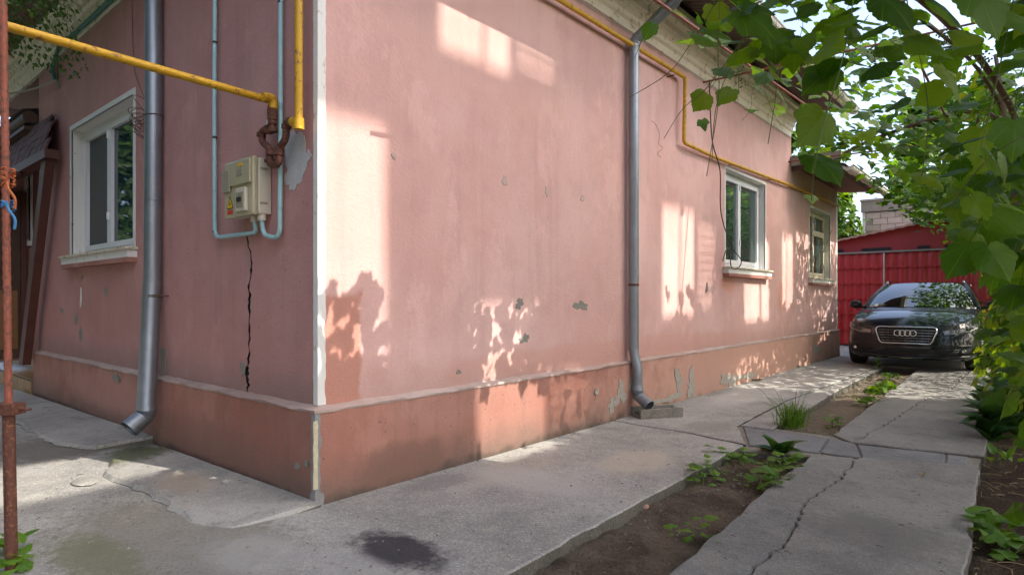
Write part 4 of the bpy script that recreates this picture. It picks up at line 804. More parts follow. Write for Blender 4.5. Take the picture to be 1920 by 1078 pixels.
def coons(a, b):
    c0, c1, d0_, d1 = along(front, b), along(cowl, b), along(cen, a), along(side, a)
    p = c0*(1-a) + c1*a + d0_*(1-b) + d1*b - (front[0]*(1-a)*(1-b) + cowl[0]*a*(1-b) + front[-1]*(1-a)*b + cowl[-1]*a*b)
    k = max(0, min(1, (0.74 - 0.1*a - b) / 0.05)); p.z += 0.016 * k * k * (3 - 2*k) * min(1, a * 5) * min(1, (1 - a) * 8) + 0.028 * math.sin(math.pi * min(1, a)) * (1 - b*b)
    return p
rows = []
for i in range(25):
    r = [coons(i / 24, j / 24) for j in range(25)]; rows.append([Vector((-p.x, p.y, p.z)) for p in r[::-1]][:-1] + r)
MB().grid(rows).build('bonnet', 'car_paint', car, smooth=60, local=True)
# glasshouse
TOP = [(0, 2.02, 1.392), (0.3, 2.04, 1.388), (0.5, 2.09, 1.372), (0.565, 2.13, 1.36)]
topc = smoothpath(TOP, 6); base = [along(cowl, t) for t in [i / 18 * 0.93 for i in range(19)]]; topr = [along(topc, i / 18) for i in range(19)]
rows = []
for k in range(11):
    t = k / 10; r = [a.lerp(b, t) + Vector((0, -0.05 * math.sin(math.pi*t) * (1 - 0.3*(j/18)), 0.035 * math.sin(math.pi*t))) for j, (a, b) in enumerate(zip(base, topr))]; rows.append([Vector((-p.x, p.y, p.z)) for p in r[::-1]][:-1] + r)
ws = MB().grid(rows).build('windscreen', 'windscreen', car, smooth=70, local=True)
for s in (-1, 1):
    a, b = base[-1], topr[-1]; pts = [a.lerp(b, t) + Vector((0, -0.035*math.sin(math.pi*t), 0.03*math.sin(math.pi*t))) for t in [i/8 for i in range(9)]]
    q = MB(); q.tube([Vector((s*(p.x + 0.03), p.y + 0.03, p.z - 0.005)) for p in pts], [0.045 - 0.012*i/8 for i in range(9)], 8); q.build('pillar', 'car_paint', car, smooth=60, local=True)
    # side glass and rear
    q = MB(); lo = [Vector((s*0.832, y, lerp(SH, y) - 0.004)) for y in (1.5, 2.2, 3.0, 3.8, 4.4)]; hi = [Vector((s*x, y, z)) for x, y, z in ((0.60, 2.12, 1.352), (0.585, 2.5, 1.385), (0.58, 3.0, 1.39), (0.56, 3.6, 1.37), (0.52, 4.1, 1.31))]
    q.grid([lo, [a.lerp(b, .5) + Vector((s*0.03, 0, 0)) for a, b in zip(lo, hi)], hi]); q.build('side_glass', 'windscreen', car, smooth=60, local=True)
    q = MB(); q.tube(smoothpath([(s*0.575, 2.15, 1.385), (s*0.575, 2.25, 1.425), (s*0.57, 3.0, 1.445), (s*0.55, 3.9, 1.40), (s*0.55, 4.0, 1.36)], 5), 0.016, 8); q.build('roof_rail', 'chrome', car, smooth=60, local=True)
    q = MB(); q.sphere((s*1.0, 1.66, 1.005), (0.105, 0.06, 0.075), 16, 10); q.v = [Vector((v.x, min(v.y, 1.70), v.z)) for v in q.v]; mi = q.build('mirror', 'mirror_grey', car, smooth=60, local=True)
    q = MB(); q.tube([(s*0.84, 1.66, 0.95), (s*0.93, 1.66, 0.97)], 0.025, 8); q.build('mirror_arm', 'trim_black', mi, local=True)
q = MB(); rows = []
for y, hw, z in ((2.02, 0.565, 1.39), (2.3, 0.585, 1.42), (2.9, 0.585, 1.432), (3.5, 0.57, 1.415), (4.05, 0.54, 1.36), (4.2, 0.53, 1.33)):
    rows.append([Vector((hw * t, y + 0.09*t*t*(1 if y < 2.1 else 0), z - 0.04*t*t)) for t in [i/8 - 1 for i in range(17)]])
q.grid(rows).build('roof', 'car_paint', car, smooth=60, local=True)
q = MB(); q.grid([[Vector((x, 4.2, 1.33)) for x in (-.53, 0, .53)], [Vector((x, 4.62, 0.99)) for x in (-.7, 0, .7)]]); q.build('rear_glass', 'windscreen', car, local=True)
def fy(x, z):
    x = abs(x); i = 0
    while i < len(plan) - 2 and plan[i+1].x < x and plan[i+1].y < 1.2: i += 1
    a, b = plan[i], plan[i+1]; y = a.y + (b.y - a.y) * max(0, min(1, (x - a.x) / max(1e-6, b.x - a.x))); s = lerp(SH, y); f = max(0, min(1, (z - ZB) / (s - ZB)))
    k = nrm[i]; return y + lerp(INS, f) / max(0.45, abs(k.y) if k.length else 1)
def strip(xs, lo, hi, off, mat, name, par, nz=6):
    rows = []
    for k in range(nz + 1): rows.append([Vector((x, fy(x, lo(x) + (hi(x) - lo(x)) * k / nz) - off, lo(x) + (hi(x) - lo(x)) * k / nz)) for x in xs])
    return MB().grid(rows).build(name, mat, par, smooth=60, local=True)
lin = lambda a, b, n: [a + (b - a) * i / n for i in range(n + 1)]
GZ0, GZ1, GW0, GW1 = 0.425, 0.665, 0.315, 0.40
# grille
strip(lin(-0.39, 0.39, 30), lambda x: GZ0 + max(0, (abs(x) - GW0) / (GW1 - GW0)) * (GZ1 - GZ0) * 0.9, lambda x: GZ1, 0.006, 'intake', 'grille_back', car)
loop = [(-GW0, GZ0), (GW0, GZ0), (GW0 + 0.03, GZ0 + 0.03), (GW1, GZ1 - 0.05), (GW1 - 0.01, GZ1 - 0.005), (GW1 - 0.05, GZ1 + 0.008), (-GW1 + 0.05, GZ1 + 0.008), (-GW1 + 0.01, GZ1 - 0.005), (-GW1, GZ1 - 0.05), (-GW0 - 0.03, GZ0 + 0.03), (-GW0, GZ0)]
pts = []
for (x0, z0), (x1, z1) in zip(loop, loop[1:]):
    k = max(2, int(abs(x1 - x0) / 0.06)); pts += [(x0 + (x1-x0)*i/k, z0 + (z1-z0)*i/k) for i in range(k)]
pts.append(pts[0]); gr = MB().tube([(x, fy(x, z) - 0.016, z) for x, z in pts], 0.0105, 8).build('grille_frame', 'chrome', car, smooth=60, local=True)
for i in range(5):
    z = GZ0 + 0.04 + i * 0.04; hw = GW0 + (GW1 - GW0) * (z - GZ0) / (GZ1 - GZ0) - 0.012; MB().tube([(x, fy(x, z) - 0.014, z) for x in lin(-hw, hw, 20)], 0.0055, 6).build('slat', 'lamp_silver', gr, local=True)
for i in range(-4, 5): MB().tube([(i*0.075, fy(i*0.075, z) - 0.010, z) for z in lin(GZ0 + 0.01, GZ1 - 0.01, 5)], 0.004, 5).build('rib', 'trim_black', gr, local=True)
em = None
for i in range(4):
    cx = (i - 1.5) * 0.068; q = MB().tube([(cx + 0.043*math.cos(a), fy(cx, 0.585) - 0.034, 0.580 + 0.043*math.sin(a)) for a in lin(0, 2*math.pi, 28)], 0.0075, 8, cap=False); em = q.build('emblem_ring', 'chrome', gr, smooth=70, local=True)
# lower bumper
strip(lin(-0.30, 0.30, 20), lambda x: 0.275, lambda x: 0.355 - 0.05 * (abs(x) > 0.29), 0.004, 'intake', 'lower_intake', car)
for z in (0.30, 0.325): MB().tube([(x, fy(x, z) - 0.006, z) for x in lin(-0.29, 0.29, 12)], 0.004, 5).build('intake_slat', 'trim_black', car, local=True)
MB().tube([(x, fy(x, 0.20) - 0.02, 0.205) for x in lin(-0.23, 0.23, 14)], 0.009, 6).build('chrome_lip', 'chrome', car, local=True)
MB().tube([(x, fy(x, 0.22) - 0.012, 0.222 + 0.05*max(0, abs(x)-0.35)) for x in lin(-0.78, 0.78, 30)], 0.016, 8).build('splitter', 'car_paint', car, smooth=60, local=True)
MB().tube([(x, fy(x, 0.40) - 0.004, 0.395 + 0.03*max(0, abs(x)-0.35)) for x in lin(-0.80, 0.80, 40)], 0.010, 8).build('bumper_crease', 'car_paint', car, smooth=60, local=True)
for s in (-1, 1):
    strip([s*x for x in lin(0.40, 0.80, 16)], lambda x: 0.27 + 0.04*max(0, (abs(x)-0.6)/0.2), lambda x: 0.365 - 0.02*max(0, (0.5 - abs(x))/0.1), 0.004, 'intake', 'side_intake', car)
    for z in (0.295, 0.32, 0.345): MB().tube([(s*x, fy(x, z) - 0.006, z) for x in lin(0.43, 0.66, 8)], 0.004, 5).build('intake_slat', 'trim_black', car, local=True)
    fg = MB().sphere((s*0.71, fy(0.71, 0.325) - 0.0, 0.325), (0.042, 0.022, 0.034), 14, 8).build('fog_lamp', 'lamp_silver', car, smooth=60, local=True); MB().sphere((s*0.71, fy(0.71, 0.325) - 0.018, 0.325), (0.02, 0.008, 0.018), 10, 6).build('bulb', 'lamp_white', fg, local=True)
    hl = strip([s*x for x in lin(0.47, 0.865, 22)], lambda x: 0.555 + 0.09*max(0, (abs(x)-0.55)/0.31)**1.5, lambda x: 0.628 + 0.095*min(1, max(0, (abs(x)-0.47)/0.36)), 0.004, 'trim_black', 'headlight', car)
    strip([s*x for x in lin(0.485, 0.85, 22)], lambda x: 0.575 + 0.09*max(0, (abs(x)-0.55)/0.31)**1.5, lambda x: 0.612 + 0.088*min(1, max(0, (abs(x)-0.47)/0.36)), 0.007, 'lamp_silver', 'reflector', hl)
    for cx, cz, r in ((0.74, 0.658, 0.036), (0.63, 0.622, 0.028)): MB().sphere((s*cx, fy(cx, cz) - 0.006, cz), (r, 0.014, r), 14, 8).build('lens', 'lamp_glass' if cx < .7 else 'windscreen', hl, smooth=60, local=True)
    MB().tube([(s*x, fy(x, z) - 0.011, z) for x, z in [(a.x, a.z) for a in smoothpath([(0.49, 0, 0.600), (0.56, 0, 0.585), (0.64, 0, 0.583), (0.70, 0, 0.605), (0.78, 0, 0.625), (0.85, 0, 0.665)], 4)]], 0.006, 6).build('light_strip', 'lamp_white', hl, local=True)
    strip([s*x for x in lin(0.472, 0.862, 22)], lambda x: 0.557 + 0.09*max(0, (abs(x)-0.55)/0.31)**1.5, lambda x: 0.626 + 0.095*min(1, max(0, (abs(x)-0.47)/0.36)), 0.022, 'lamp_glass', 'cover_glass', hl)
    # bonnet shut line
    MB().tube([Vector((s*p.x, p.y, p.z + 0.001)) for p in [coons(a, 0.985) for a in lin(0.02, 1, 20)]], 0.0035, 5).build('shut_line', 'trim_black', car, local=True)
    for wy, wz in WH:
        q = MB(); rows = [[Vector((s*x, wy + r*math.cos(a), wz + r*math.sin(a))) for a in lin(0, 2*math.pi, 32)] for x, r in ((0.69, 0.22), (0.69, 0.30), (0.71, 0.322), (0.78, 0.326), (0.85, 0.326), (0.895, 0.318), (0.905, 0.29), (0.90, 0.23))]
        q.grid(rows); wl = q.build('tyre', 'rubber', car, smooth=50, local=True)
        q = MB(); q.grid([[Vector((s*x, wy + r*math.cos(a), wz + r*math.sin(a))) for a in lin(0, 2*math.pi, 32)] for x, r in ((0.895, 0.232), (0.88, 0.215), (0.82, 0.20))])
        for k in range(7):
            a = 2*math.pi*k/7; q.tube([(s*0.875, wy + 0.03*math.cos(a), wz + 0.03*math.sin(a)), (s*0.885, wy + 0.215*math.cos(a), wz + 0.215*math.sin(a))], 0.022, 6)
        q.tube([(s*0.86, wy, wz), (s*0.89, wy, wz)], 0.055, 12); q.build('rim', 'alloy', wl, smooth=50, local=True)
        q = MB(); q.grid([[Vector((s*x, wy + 0.375*math.cos(a), wz + 0.375*math.sin(a))) for a in lin(-0.3, math.pi + 0.3, 24)] for x in (0.5, 0.88)]); q.build('wheel_well', 'intake', car, local=True)
MB().box((-0.72, 0.25, 0.18), (0.72, 4.4, 0.5)).build('underbody', 'intake', car, local=True)
MB().tube([(x, y - 0.012, z + 0.004) for x, y, z in [(p.x*sg, p.y, p.z) for sg, P_ in ((-1, base[::-1]), (1, base)) for p in P_]], 0.014, 6).build('scuttle', 'trim_black', car, local=True)
# ================================================================ foliage
HALF = [(0.0, 0.0), (0.06, -0.05), (0.17, -0.13), (0.30, -0.12), (0.40, -0.02), (0.47, 0.10), (0.455, 0.19), (0.52, 0.29), (0.55, 0.42), (0.48, 0.50), (0.405, 0.54), (0.35, 0.645), (0.24, 0.76), (0.11, 0.86), (0.0, 1.0)]
def leaf_outline(teeth, rr):
    h = []
    for i, (a, b) in enumerate(zip(HALF, HALF[1:])):
        h.append(a)
        if teeth and i:
            mx_, my_ = (a[0]+b[0])/2, (a[1]+b[1])/2; k = rr.uniform(0.94, 1.07); h.append((mx_*k, 0.35 + (my_-0.35)*k))
    h.append(HALF[-1]); return h + [(-x, y) for x, y in h[-2:0:-1]]
def leaf_shape(teeth, rr, fold, droop, wav):
    o = leaf_outline(teeth, rr); s = 1 + rr.uniform(-.12, .12)
    pts = [(0, 0.3)] + [(x * s, y) for x, y in o]
    vs = [Vector((x, y, -fold*abs(x) - droop*max(0, y-0.2)**2 + wav*math.sin(9*x + 3*y))) for x, y in pts]
    n = len(o)
    if not teeth: return vs, [(0, 1 + i, 1 + (i+1) % n) for i in range(n)]
    ph = [rr.uniform(0, 6.28) for _ in range(4)]; cu = rr.uniform(.0, .16)
    def zf(x, y): return -fold*abs(x) - droop*max(0, y-.2)**2 + .035*math.sin(7*x + ph[0])*math.sin(6*y + ph[1]) + cu*(x*x + (y-.3)**2)*math.sin(2*math.atan2(x, y-.3) + ph[2])
    P3 = [Vector((0, .3, zf(0, .3)))] + [Vector((x*k, .3 + (y-.3)*k, zf(x*k, .3 + (y-.3)*k))) for k in (.5, 1) for x, y in [(v.x, v.y) for v in vs[1:]]]
    F3 = [(0, 1 + i, 1 + (i+1) % n) for i in range(n)] + [(1 + i, 1 + n + i, 1 + n + (i+1) % n, 1 + (i+1) % n) for i in range(n)]
    b = len(P3); P3 += [Vector((-.012, 0, zf(0, 0))), Vector((.012, 0, zf(0, 0))), Vector((.01, -.35, .05)), Vector((-.01, -.35, .05)), Vector((.008, -.62, .22)), Vector((-.008, -.62, .22))]; F3 += [(b, b+1, b+2, b+3), (b+3, b+2, b+4, b+5)]
    return P3, F3
def leaf_meshes(name, k, teeth, seed, mat):
    rr = random.Random(seed); out = []
    for _ in range(k):
        vs, fs = leaf_shape(teeth, rr, rr.uniform(-.1, .45), rr.uniform(.05, .4), rr.uniform(.01, .05)); me = bpy.data.meshes.new(name); me.from_pydata([tuple(v) for v in vs], [], fs); me.materials.append(MATS[mat]); me.polygons.foreach_set('use_smooth', [bool(teeth)]*len(me.polygons)); out.append((me, vs, fs))
    return out
def leafy(root, leaves, mat, meshes_near, shapes_far, nmax=300, name='leaf', mass='leaf_mass'):
    """leaves: (position, matrix3, size). The nmax that show largest become parts, the rest one mass."""
    def seen(l):
        p = project(l[0]); 
        if p is None or not (-60 < p[0] < 1980 and -60 < p[1] < 1140): return 0
        return l[2] / p[2]
    leaves = sorted(leaves, key=seen, reverse=True)
    for p, q, s in leaves[:nmax]:
        me = random.choice(meshes_near)[0]; o = bpy.data.objects.new(name, me); COL.objects.link(o); o.parent = root
        o.matrix_local = Matrix.Translation(p - root.location) @ (q.to_4x4() @ Matrix.Scale(s, 4))
    V, F = [], []
    for p, q, s in leaves[nmax:]:
        vs, fs = random.choice(shapes_far); k = len(V); V += [tuple(p - root.location + q @ (v * s)) for v in vs]; F += [tuple(i + k for i in f) for f in fs]
    if V:
        me = bpy.data.meshes.new(mass); me.from_pydata(V, [], F); me.materials.append(MATS[mat]); o = bpy.data.objects.new(mass, me); COL.objects.link(o); o.parent = root; tag(o, kind='stuff')
def orient(nrm_, tip, rr, tilt=0.5):
    n = (Vector(nrm_) + Vector((rr.uniform(-tilt, tilt), rr.uniform(-tilt, tilt), rr.uniform(-tilt, tilt)))).normalized()
    t = Vector(tip) + Vector((rr.uniform(-.7, .7), rr.uniform(-.7, .7), rr.uniform(-.4, .4))); t = (t - n * t.dot(n)).normalized(); x = t.cross(n)
    return Matrix((x, t, n)).transposed()
rrs = random.Random(99)
far_shapes = []
for _ in range(5):
    pts = [(0, .3), (0, 0), (.28, -.12), (.45, .1), (.53, .4), (.3, .5), (.15, .8), (0, 1), (-.15, .8), (-.3, .5), (-.53, .4), (-.45, .1), (-.28, -.12)]; f = rrs.uniform(-.1, .5)
    far_shapes.append(([Vector((x, y, -f*abs(x) - .25*max(0, y-.2)**2)) for x, y in pts], [(0, i, i % 12 + 1) for i in range(1, 13)]))
small_shapes = [([Vector((0, 0, 0)), Vector((.3, .45, -.1*k)), Vector((0, 1, -.15)), Vector((-.3, .45, -.1*k))], [(0, 1, 2), (0, 2, 3)]) for k in (0, 1, 2)]

# ---- grape vine on its pergola rods
pg = thing('pergola', (2.85, 6, 0), 'thin rusty pergola rods spanning from the eaves to the right hedge', 'pergola')
def rod(a, b, r=0.011): MB().tube([a, b], r, 8).build('rod', 'red_rebar', pg, smooth=50)
ra = on_x(1228, 0, 0.95); rb = on_x(1500, 190, 0.95); rod(ra + (ra-rb)*0.4, rb + (rb-ra)*0.5)
rod(on_x(1318, 155, 0.0), on_x(1318, 155, 0.0) + Vector((2.9, 0.2, 0.02))); rod(Vector((0.0, 8.2, 3.22)), Vector((2.9, 8.3, 3.2))); rod(Vector((0.70, 10.0, 2.98)), Vector((2.9, 10.1, 3.1))); rod(Vector((0.74, 11.8, 3.02)), Vector((2.9, 11.9, 2.85)))
rod(Vector((2.2, 1.0, 3.0)), Vector((2.2, 13.0, 3.0)))
for y in (2.0, 5.2, 8.4, 12.0): MB().tube([(2.95, y, -0.1), (2.95, y, 3.05)], 0.02, 10).build('post', 'rusty_iron', pg, smooth=50)
vine = thing('grape_vine', (2.95, 5.0, 0.0), 'grape vine with large lobed leaves hanging over the driveway', 'vine')
rr = random.Random(21); L = []
def inmask(x, y):
    edge = [(-200, 1255), (0, 1275), (60, 1265), (110, 1290), (150, 1310), (200, 1330), (235, 1470), (300, 1500), (350, 1500), (380, 1590), (400, 1690), (450, 1745), (480, 1800), (540, 1850), (600, 1865), (680, 1880), (760, 1945)]
    return x > lerp(edge, y) and y < 740
def nrm_cam(p): return ((CAM - p).normalized() * 0.5 + Vector((0.15, 0, 0.75)))
# big leaves seen close by
BIG = [(1390,45,85),(1450,25,80),(1325,90,62),(1325,190,48),(1372,180,42),(1415,172,36),(1350,140,40),(1545,240,84),(1525,318,84),(1610,70,95),(1700,110,90),(1728,338,55),(1842,288,92),(1770,180,56),(1862,150,50),(1892,60,110),(1785,392,56),(1862,430,80),(1500,95,70),(1560,150,70),(1600,185,56),(1640,140,64),(1655,25,90),(1745,30,105),(1825,15,110),(1520,374,27),(1223,56,34),(1166,122,14),(1246,132,20),(1202,172,13),(1340,30,60),(1300,90,40),(1380,100,60),(1460,95,60),(1440,150,40),(1872,350,66),(1902,250,78),(1905,505,70),(1925,610,66),(1850,480,46),(1460,215,26),(1316,232,24),(1690,200,48),(1800,100,60),(1830,210,50),(1900,420,90),(1780,260,40),(1905,690,50),(1925,720,50),(1880,640,30),(1280,150,18)]
for x, y, s in BIG:
    sz = rr.uniform(0.115, 0.15); p = at_depth(x, y, sz * 1156 / s); L.append((p - Vector((0, 0, -0.3*sz)), orient(nrm_cam(p), (rr.uniform(-.6, .6), 0, -0.8), rr, 0.45), sz))
for i in range(330):   # dense near canopy, upper right
    x, y = 1310 + 740*rr.random()**.8, rr.uniform(-260, 130); dd = rr.uniform(1.7, 4.2); 
    if not inmask(x, y): continue
    p = at_depth(x, y, dd); L.append((p, orient((0.2, -0.2, 0.9), (rr.uniform(-.6, .6), -.3, -0.5), rr, 0.6), rr.uniform(0.09, 0.15)))
for i in range(260):    # shoots hanging along the right border
    x, y = rr.uniform(1800, 2030), rr.uniform(230, 710); dd = rr.uniform(1.9, 5.0)
    p = at_depth(x, y, dd)
    if p.z > 0.2 and inmask(x - 40, y): L.append((p, orient(nrm_cam(p), (0, 0, -1), rr, 0.6), rr.uniform(0.09, 0.14)))
n = 0
while n < 2900:         # vine roof over the near part of the drive, above the frame
    X, Y = rr.uniform(1.7, 3.9), rr.uniform(-3.5, 3.2); p = Vector((X, Y, 2.95 + rr.gauss(0, .14))); q = project(p)
    if q and -80 < q[0] < 2000 and q[1] > -70: continue
    sy, sz = Y - SUN.y * (X + .05), p.z - (X + .05)
    if any(a - .1 < sy < b + .1 and c < sz < d for a, b, c, d in ((-1.1, .6, .7, 2.3), (.9, 2.3, 2.6, 3.8), (1.2, 2.1, -.3, 1.1))): n += 1; continue
    L.append((p, orient((0.2, 0, .95), (rr.uniform(-1, 1), rr.uniform(-1, 1), -.3), rr, .4), rr.uniform(.1, .16))); n += 1
for sy0, sy1, sz0, sz1, k in ((-.1, .55, .68, 1.25, 46), (1.15, 2.1, .50, 1.1, 62), (1.2, 2.0, .3, .5, 8), (4.1, 4.9, .9, 1.2, 12)):
    for i in range(k):     # sprays whose leaf shadows fall at the foot of the sun patches
        X = rr.uniform(1.7, 2.5); sy, sz = rr.uniform(sy0, sy1), rr.uniform(sz0, sz1); p = Vector((X, sy + SUN.y*(X + .05), sz + X + .05)); L.append((p, orient(SUN, (0, 0, -1), rr, .5), rr.uniform(.08, .13)))
for i in range(900):       # leaf curtain below the canopy
    X, Y = rr.uniform(1.9, 3.2), rr.uniform(3.5, 10.0); z = 3.05 - 0.95*rr.random()**1.6; p = Vector((X, Y, z)); q = project(p)
    if noise.noise(Vector((X*1.3, Y*1.1, 2))) < -0.1: continue
    if q and q[0] < 2000 and not inmask(q[0] - 15, q[1] + 15): continue
    sy, sz = Y - SUN.y * (X + .05), z - (X + .05)
    if any(a < sy < b and c < sz < d for a, b, c, d in ((4.0, 5.6, .9, 2.2),)): continue
    L.append((p, orient(nrm_cam(p), (rr.uniform(-.4, .4), 0, -1), rr, .6), rr.uniform(.085, .14)))
for i in range(750):       # high leaves between the eaves and the hedge
    p = on_x(rr.uniform(1530, 1760), rr.uniform(60, 345), rr.uniform(.95, 1.7)); sy, sz = p.y - SUN.y * (p.x + .05), p.z - (p.x + .05)
    if p.y > 11 or p.z < 2.75 or (rr.random() < .75 and any(a < sy < b and c < sz < d for a, b, c, d in ((4.0, 5.6, .9, 2.1),))): continue
    if noise.noise(Vector((p.x*1.2, p.y*1.1, p.z*1.6))) < -0.22: continue
    q = project(p)
    if inmask(q[0] - 10, q[1]): L.append((p, orient((0.3, -0.3, 0.8), (rr.uniform(-.4, .4), 0, -.8), rr, .6), rr.uniform(.09, .15)))
for i in range(1500):      # the sunny stretch that shades the far wall
    X, Y = rr.uniform(1.15, 2.9), rr.uniform(5.8, 12.5); p = Vector((X, Y, 3.02 + .25*noise.noise(Vector((X*1.1, Y, 6))) + rr.gauss(0, .16))); q = project(p)
    if noise.noise(Vector((X*1.5, Y*.9, 11))) < -0.3: continue
    if not inmask(q[0], q[1]): continue
    L.append((p, orient((0.35, -0.1, 0.9), (rr.uniform(-.5, .5), rr.uniform(-.5, .3), -0.45), rr, 0.5), rr.uniform(.08, .135)))
n = 0
while n < 2600:        # far part of the canopy, in the sun
    X, Y = rr.uniform(1.0, 3.6), rr.uniform(8.5, 15); p = Vector((X, Y, 2.95 + 0.3*noise.noise(Vector((X, Y*.7, 9))) + rr.gauss(0, .22))); q = project(p)
    if q and not inmask(q[0], q[1]): continue
    L.append((p, orient((0.25, -0.15, 0.9), (rr.uniform(-.5, .5), rr.uniform(-.6, .2), -0.45), rr, 0.6), rr.uniform(.08, .14))); n += 1
n = 0
while n < 1500:        # canopy over the driveway
    X, Y = 3.6 - 2.7*rr.random()**1.9, 14.5 - 12.5*rr.random()**1.2; z = 2.98 + 0.28*noise.noise(Vector((X*1.2, Y*0.8, 0))) + rr.gauss(0, 0.16) - (0.35*rr.random()**2 if X > 1.9 else 0)
    if noise.noise(Vector((X*0.9, Y*0.7, 4))) < -0.18 and X < 3: continue
    p = Vector((X, Y, z)); q = project(p)
    if q and -100 < q[0] < 2000 and q[1] > -60 and not inmask(q[0], q[1]): continue
    if q and q[2] < 2.2: continue
    sy, sz = Y - SUN.y * (X + .05), z - (X + .05)      # where its shadow lands on the long wall
    if any(a - .1 < sy < b + .1 and c < sz < d and rr.random() < k for a, b, c, d, k in ((4.0, 5.6, 1.25, 2.2, .97), (.9, 2.3, 2.6, 3.8, 1), (-1, .6, 1.35, 2.3, 1), (1.2, 2.1, -.3, .42, .96))): continue
    L.append((p, orient((0.25, -0.15, 0.9), (rr.uniform(-.5, .5), rr.uniform(-.6, .2), -0.45), rr, 0.55), rr.uniform(0.08, 0.14))); n += 1
def blocks(p):
    sy, sz = p.y - SUN.y * (p.x + .05), p.z - (p.x + .05); return any(a < sy < b and c < sz < d for a, b, c, d in ((6.4, 7.5, .8, 2.0), (8.0, 8.7, 1.0, 2.1), (1.1, 2.1, -.4, .40), (-.2, .6, 1.3, 2.3), (4.05, 4.9, 1.25, 2.2), (.9, 2.3, 2.6, 3.8)))
L = L[:len(BIG)] + [x for x in L[len(BIG):] if not blocks(x[0])]
near = leaf_meshes('vine_leaf', 12, True, 31, 'vine_leaf')
leafy(vine, L, 'vine_leaf', near, far_shapes, 300)
def cane(pts, r, mat='cane_brown', nm='cane'): MB().tube(smoothpath(pts, 6), r, 6).build(nm, mat, vine, smooth=60)
cane([(2.95, 5.0, -0.05), (2.9, 4.9, 1.2), (2.85, 5.2, 2.3), (2.5, 5.6, 2.9), (1.6, 6.4, 3.0), (1.0, 7.2, 3.02)], 0.022); cane([(2.85, 5.2, 2.3), (2.6, 4.0, 2.8), (2.3, 2.4, 2.85), (2.25, 0.8, 2.6)], 0.014); cane([(2.5, 5.6, 2.9), (2.3, 8, 3.0), (2.0, 11, 3.05)], 0.014)
cane([(3.0, 3.0, -0.05), (2.92, 2.9, 1.1), (2.85, 2.4, 2.0), (2.5, 1.6, 2.5), (2.1, 1.0, 2.55)], 0.016)
for pts in ([(1258,-10,2.6),(1212,60,2.6),(1190,110,2.7)], [(1345,0,2.4),(1290,90,2.6),(1250,140,2.8),(1180,183,3.0)], [(1430,20,2.3),(1330,160,2.6),(1280,205,2.8),(1245,260,3.0)], [(1400,60,2.2),(1345,190,2.6),(1335,300,2.9)], [(1350,0,2.3),(1346,100,2.4),(1347,190,2.5),(1325,330,2.7)], [(1465,100,2.2),(1450,210,2.6),(1440,270,2.7)], [(1600,0,1.7),(1580,110,1.7),(1545,230,1.7),(1528,310,1.7),(1522,375,2.0)], [(1700,0,1.8),(1740,200,2.0),(1728,330,2.4)], [(1920,160,1.7),(1800,230,2.0),(1640,290,2.4)], [(1930,250,1.6),(1850,300,1.7),(1780,390,2.0)], [(1900,0,1.5),(1880,100,1.6),(1840,280,1.7)], [(1560,430,5),(1545,470,5.5),(1530,500,6)]):
    cane([at_depth(*p) for p in pts], 0.0017, 'stem_green', 'shoot')
rr = random.Random(77)
for k in range(3):    # curled tendrils
    x, y, d = rr.uniform(1200, 1480), rr.uniform(60, 260), rr.uniform(2.5, 3.2); a = at_depth(x, y, d); pts = [a]
    for j in range(6): a = a + RT * rr.uniform(-.035, .035) + Vector((0, 0, rr.uniform(-.06, 0.01))); pts.append(a)
    cane(pts, 0.0009, 'stem_green', 'tendril')
for x, y, d in ((1385, 130, 2.5), (1840, 90, 1.9), (1770, 60, 2.1), (1640, 90, 2.2), (1905, 170, 2.0)):
    q = MB(); c = at_depth(x, y, d); q.tube([c + Vector((0, 0, .02)), c - Vector((0, 0, .1))], .0012, 5)
    for j in range(26): q.sphere(c + Vector((rr.gauss(0, .012), rr.gauss(0, .012), -abs(rr.gauss(0, .035)))), 0.0035, 6, 4)
    tag(q.build('grape_buds', 'stem_green', vine), kind='stuff')

# ---- hedge along the right side
def hedge_leaves(x0, x1, y0, y1, z0, z1, n, seed, size):
    rr = random.Random(seed); out = []
    while len(out) < n:
        X, Y, Z = rr.uniform(x0, x1), rr.uniform(y0, y1), rr.uniform(z0, z1)
        X = X + 0.28*noise.noise(Vector((Y*1.1, Z*1.3, seed)))
        if X < 2.60 - 0.02*(Y - 3) and Z < 0.25: continue
        p = Vector((X, Y, Z)); q = project(p)
        if q and q[2] < 1.9: continue
        if q and q[1] > 735 and q[0] < 1900: continue
        if q and q[0] < lerp([(330, 1640), (420, 1765), (500, 1825), (550, 1868), (600, 1856), (640, 1838), (690, 1828)], q[1]): continue
        out.append((p, orient((-0.7, -0.4, 0.55), (-.3, -.2, -0.8), rr, 0.6), rr.uniform(*size)))
    return out
hd = thing('climbing_hedge', (2.9, 8.0, 0), 'tall leafy green hedge lining the right side of the driveway', 'hedge')
Lh = hedge_leaves(2.38, 3.3, 4.2, 14.5, 0.05, 3.2, 5200, 5, (0.07, 0.13)) + hedge_leaves(2.3, 2.9, 8.2, 12.5, 0.0, 1.6, 900, 7, (0.06, 0.11)) + hedge_leaves(2.9, 3.7, -2, 6, 0.2, 3.0, 1500, 6, (0.08, 0.13))
leafy(hd, Lh, 'hedge_leaf', leaf_meshes('hedge_leaf', 6, False, 41, 'hedge_leaf'), far_shapes, 300)
for i in range(14):
    y = 3.5 + i * 0.8; MB().tube(smoothpath([(2.95, y, -0.1), (2.9 + rr.uniform(-.1, .1), y + .1, 0.9), (2.8, y + rr.uniform(-.3, .3), 1.9), (2.7, y + rr.uniform(-.4, .4), 2.8)], 4), 0.014, 6).build('stem', 'cane_brown', hd)

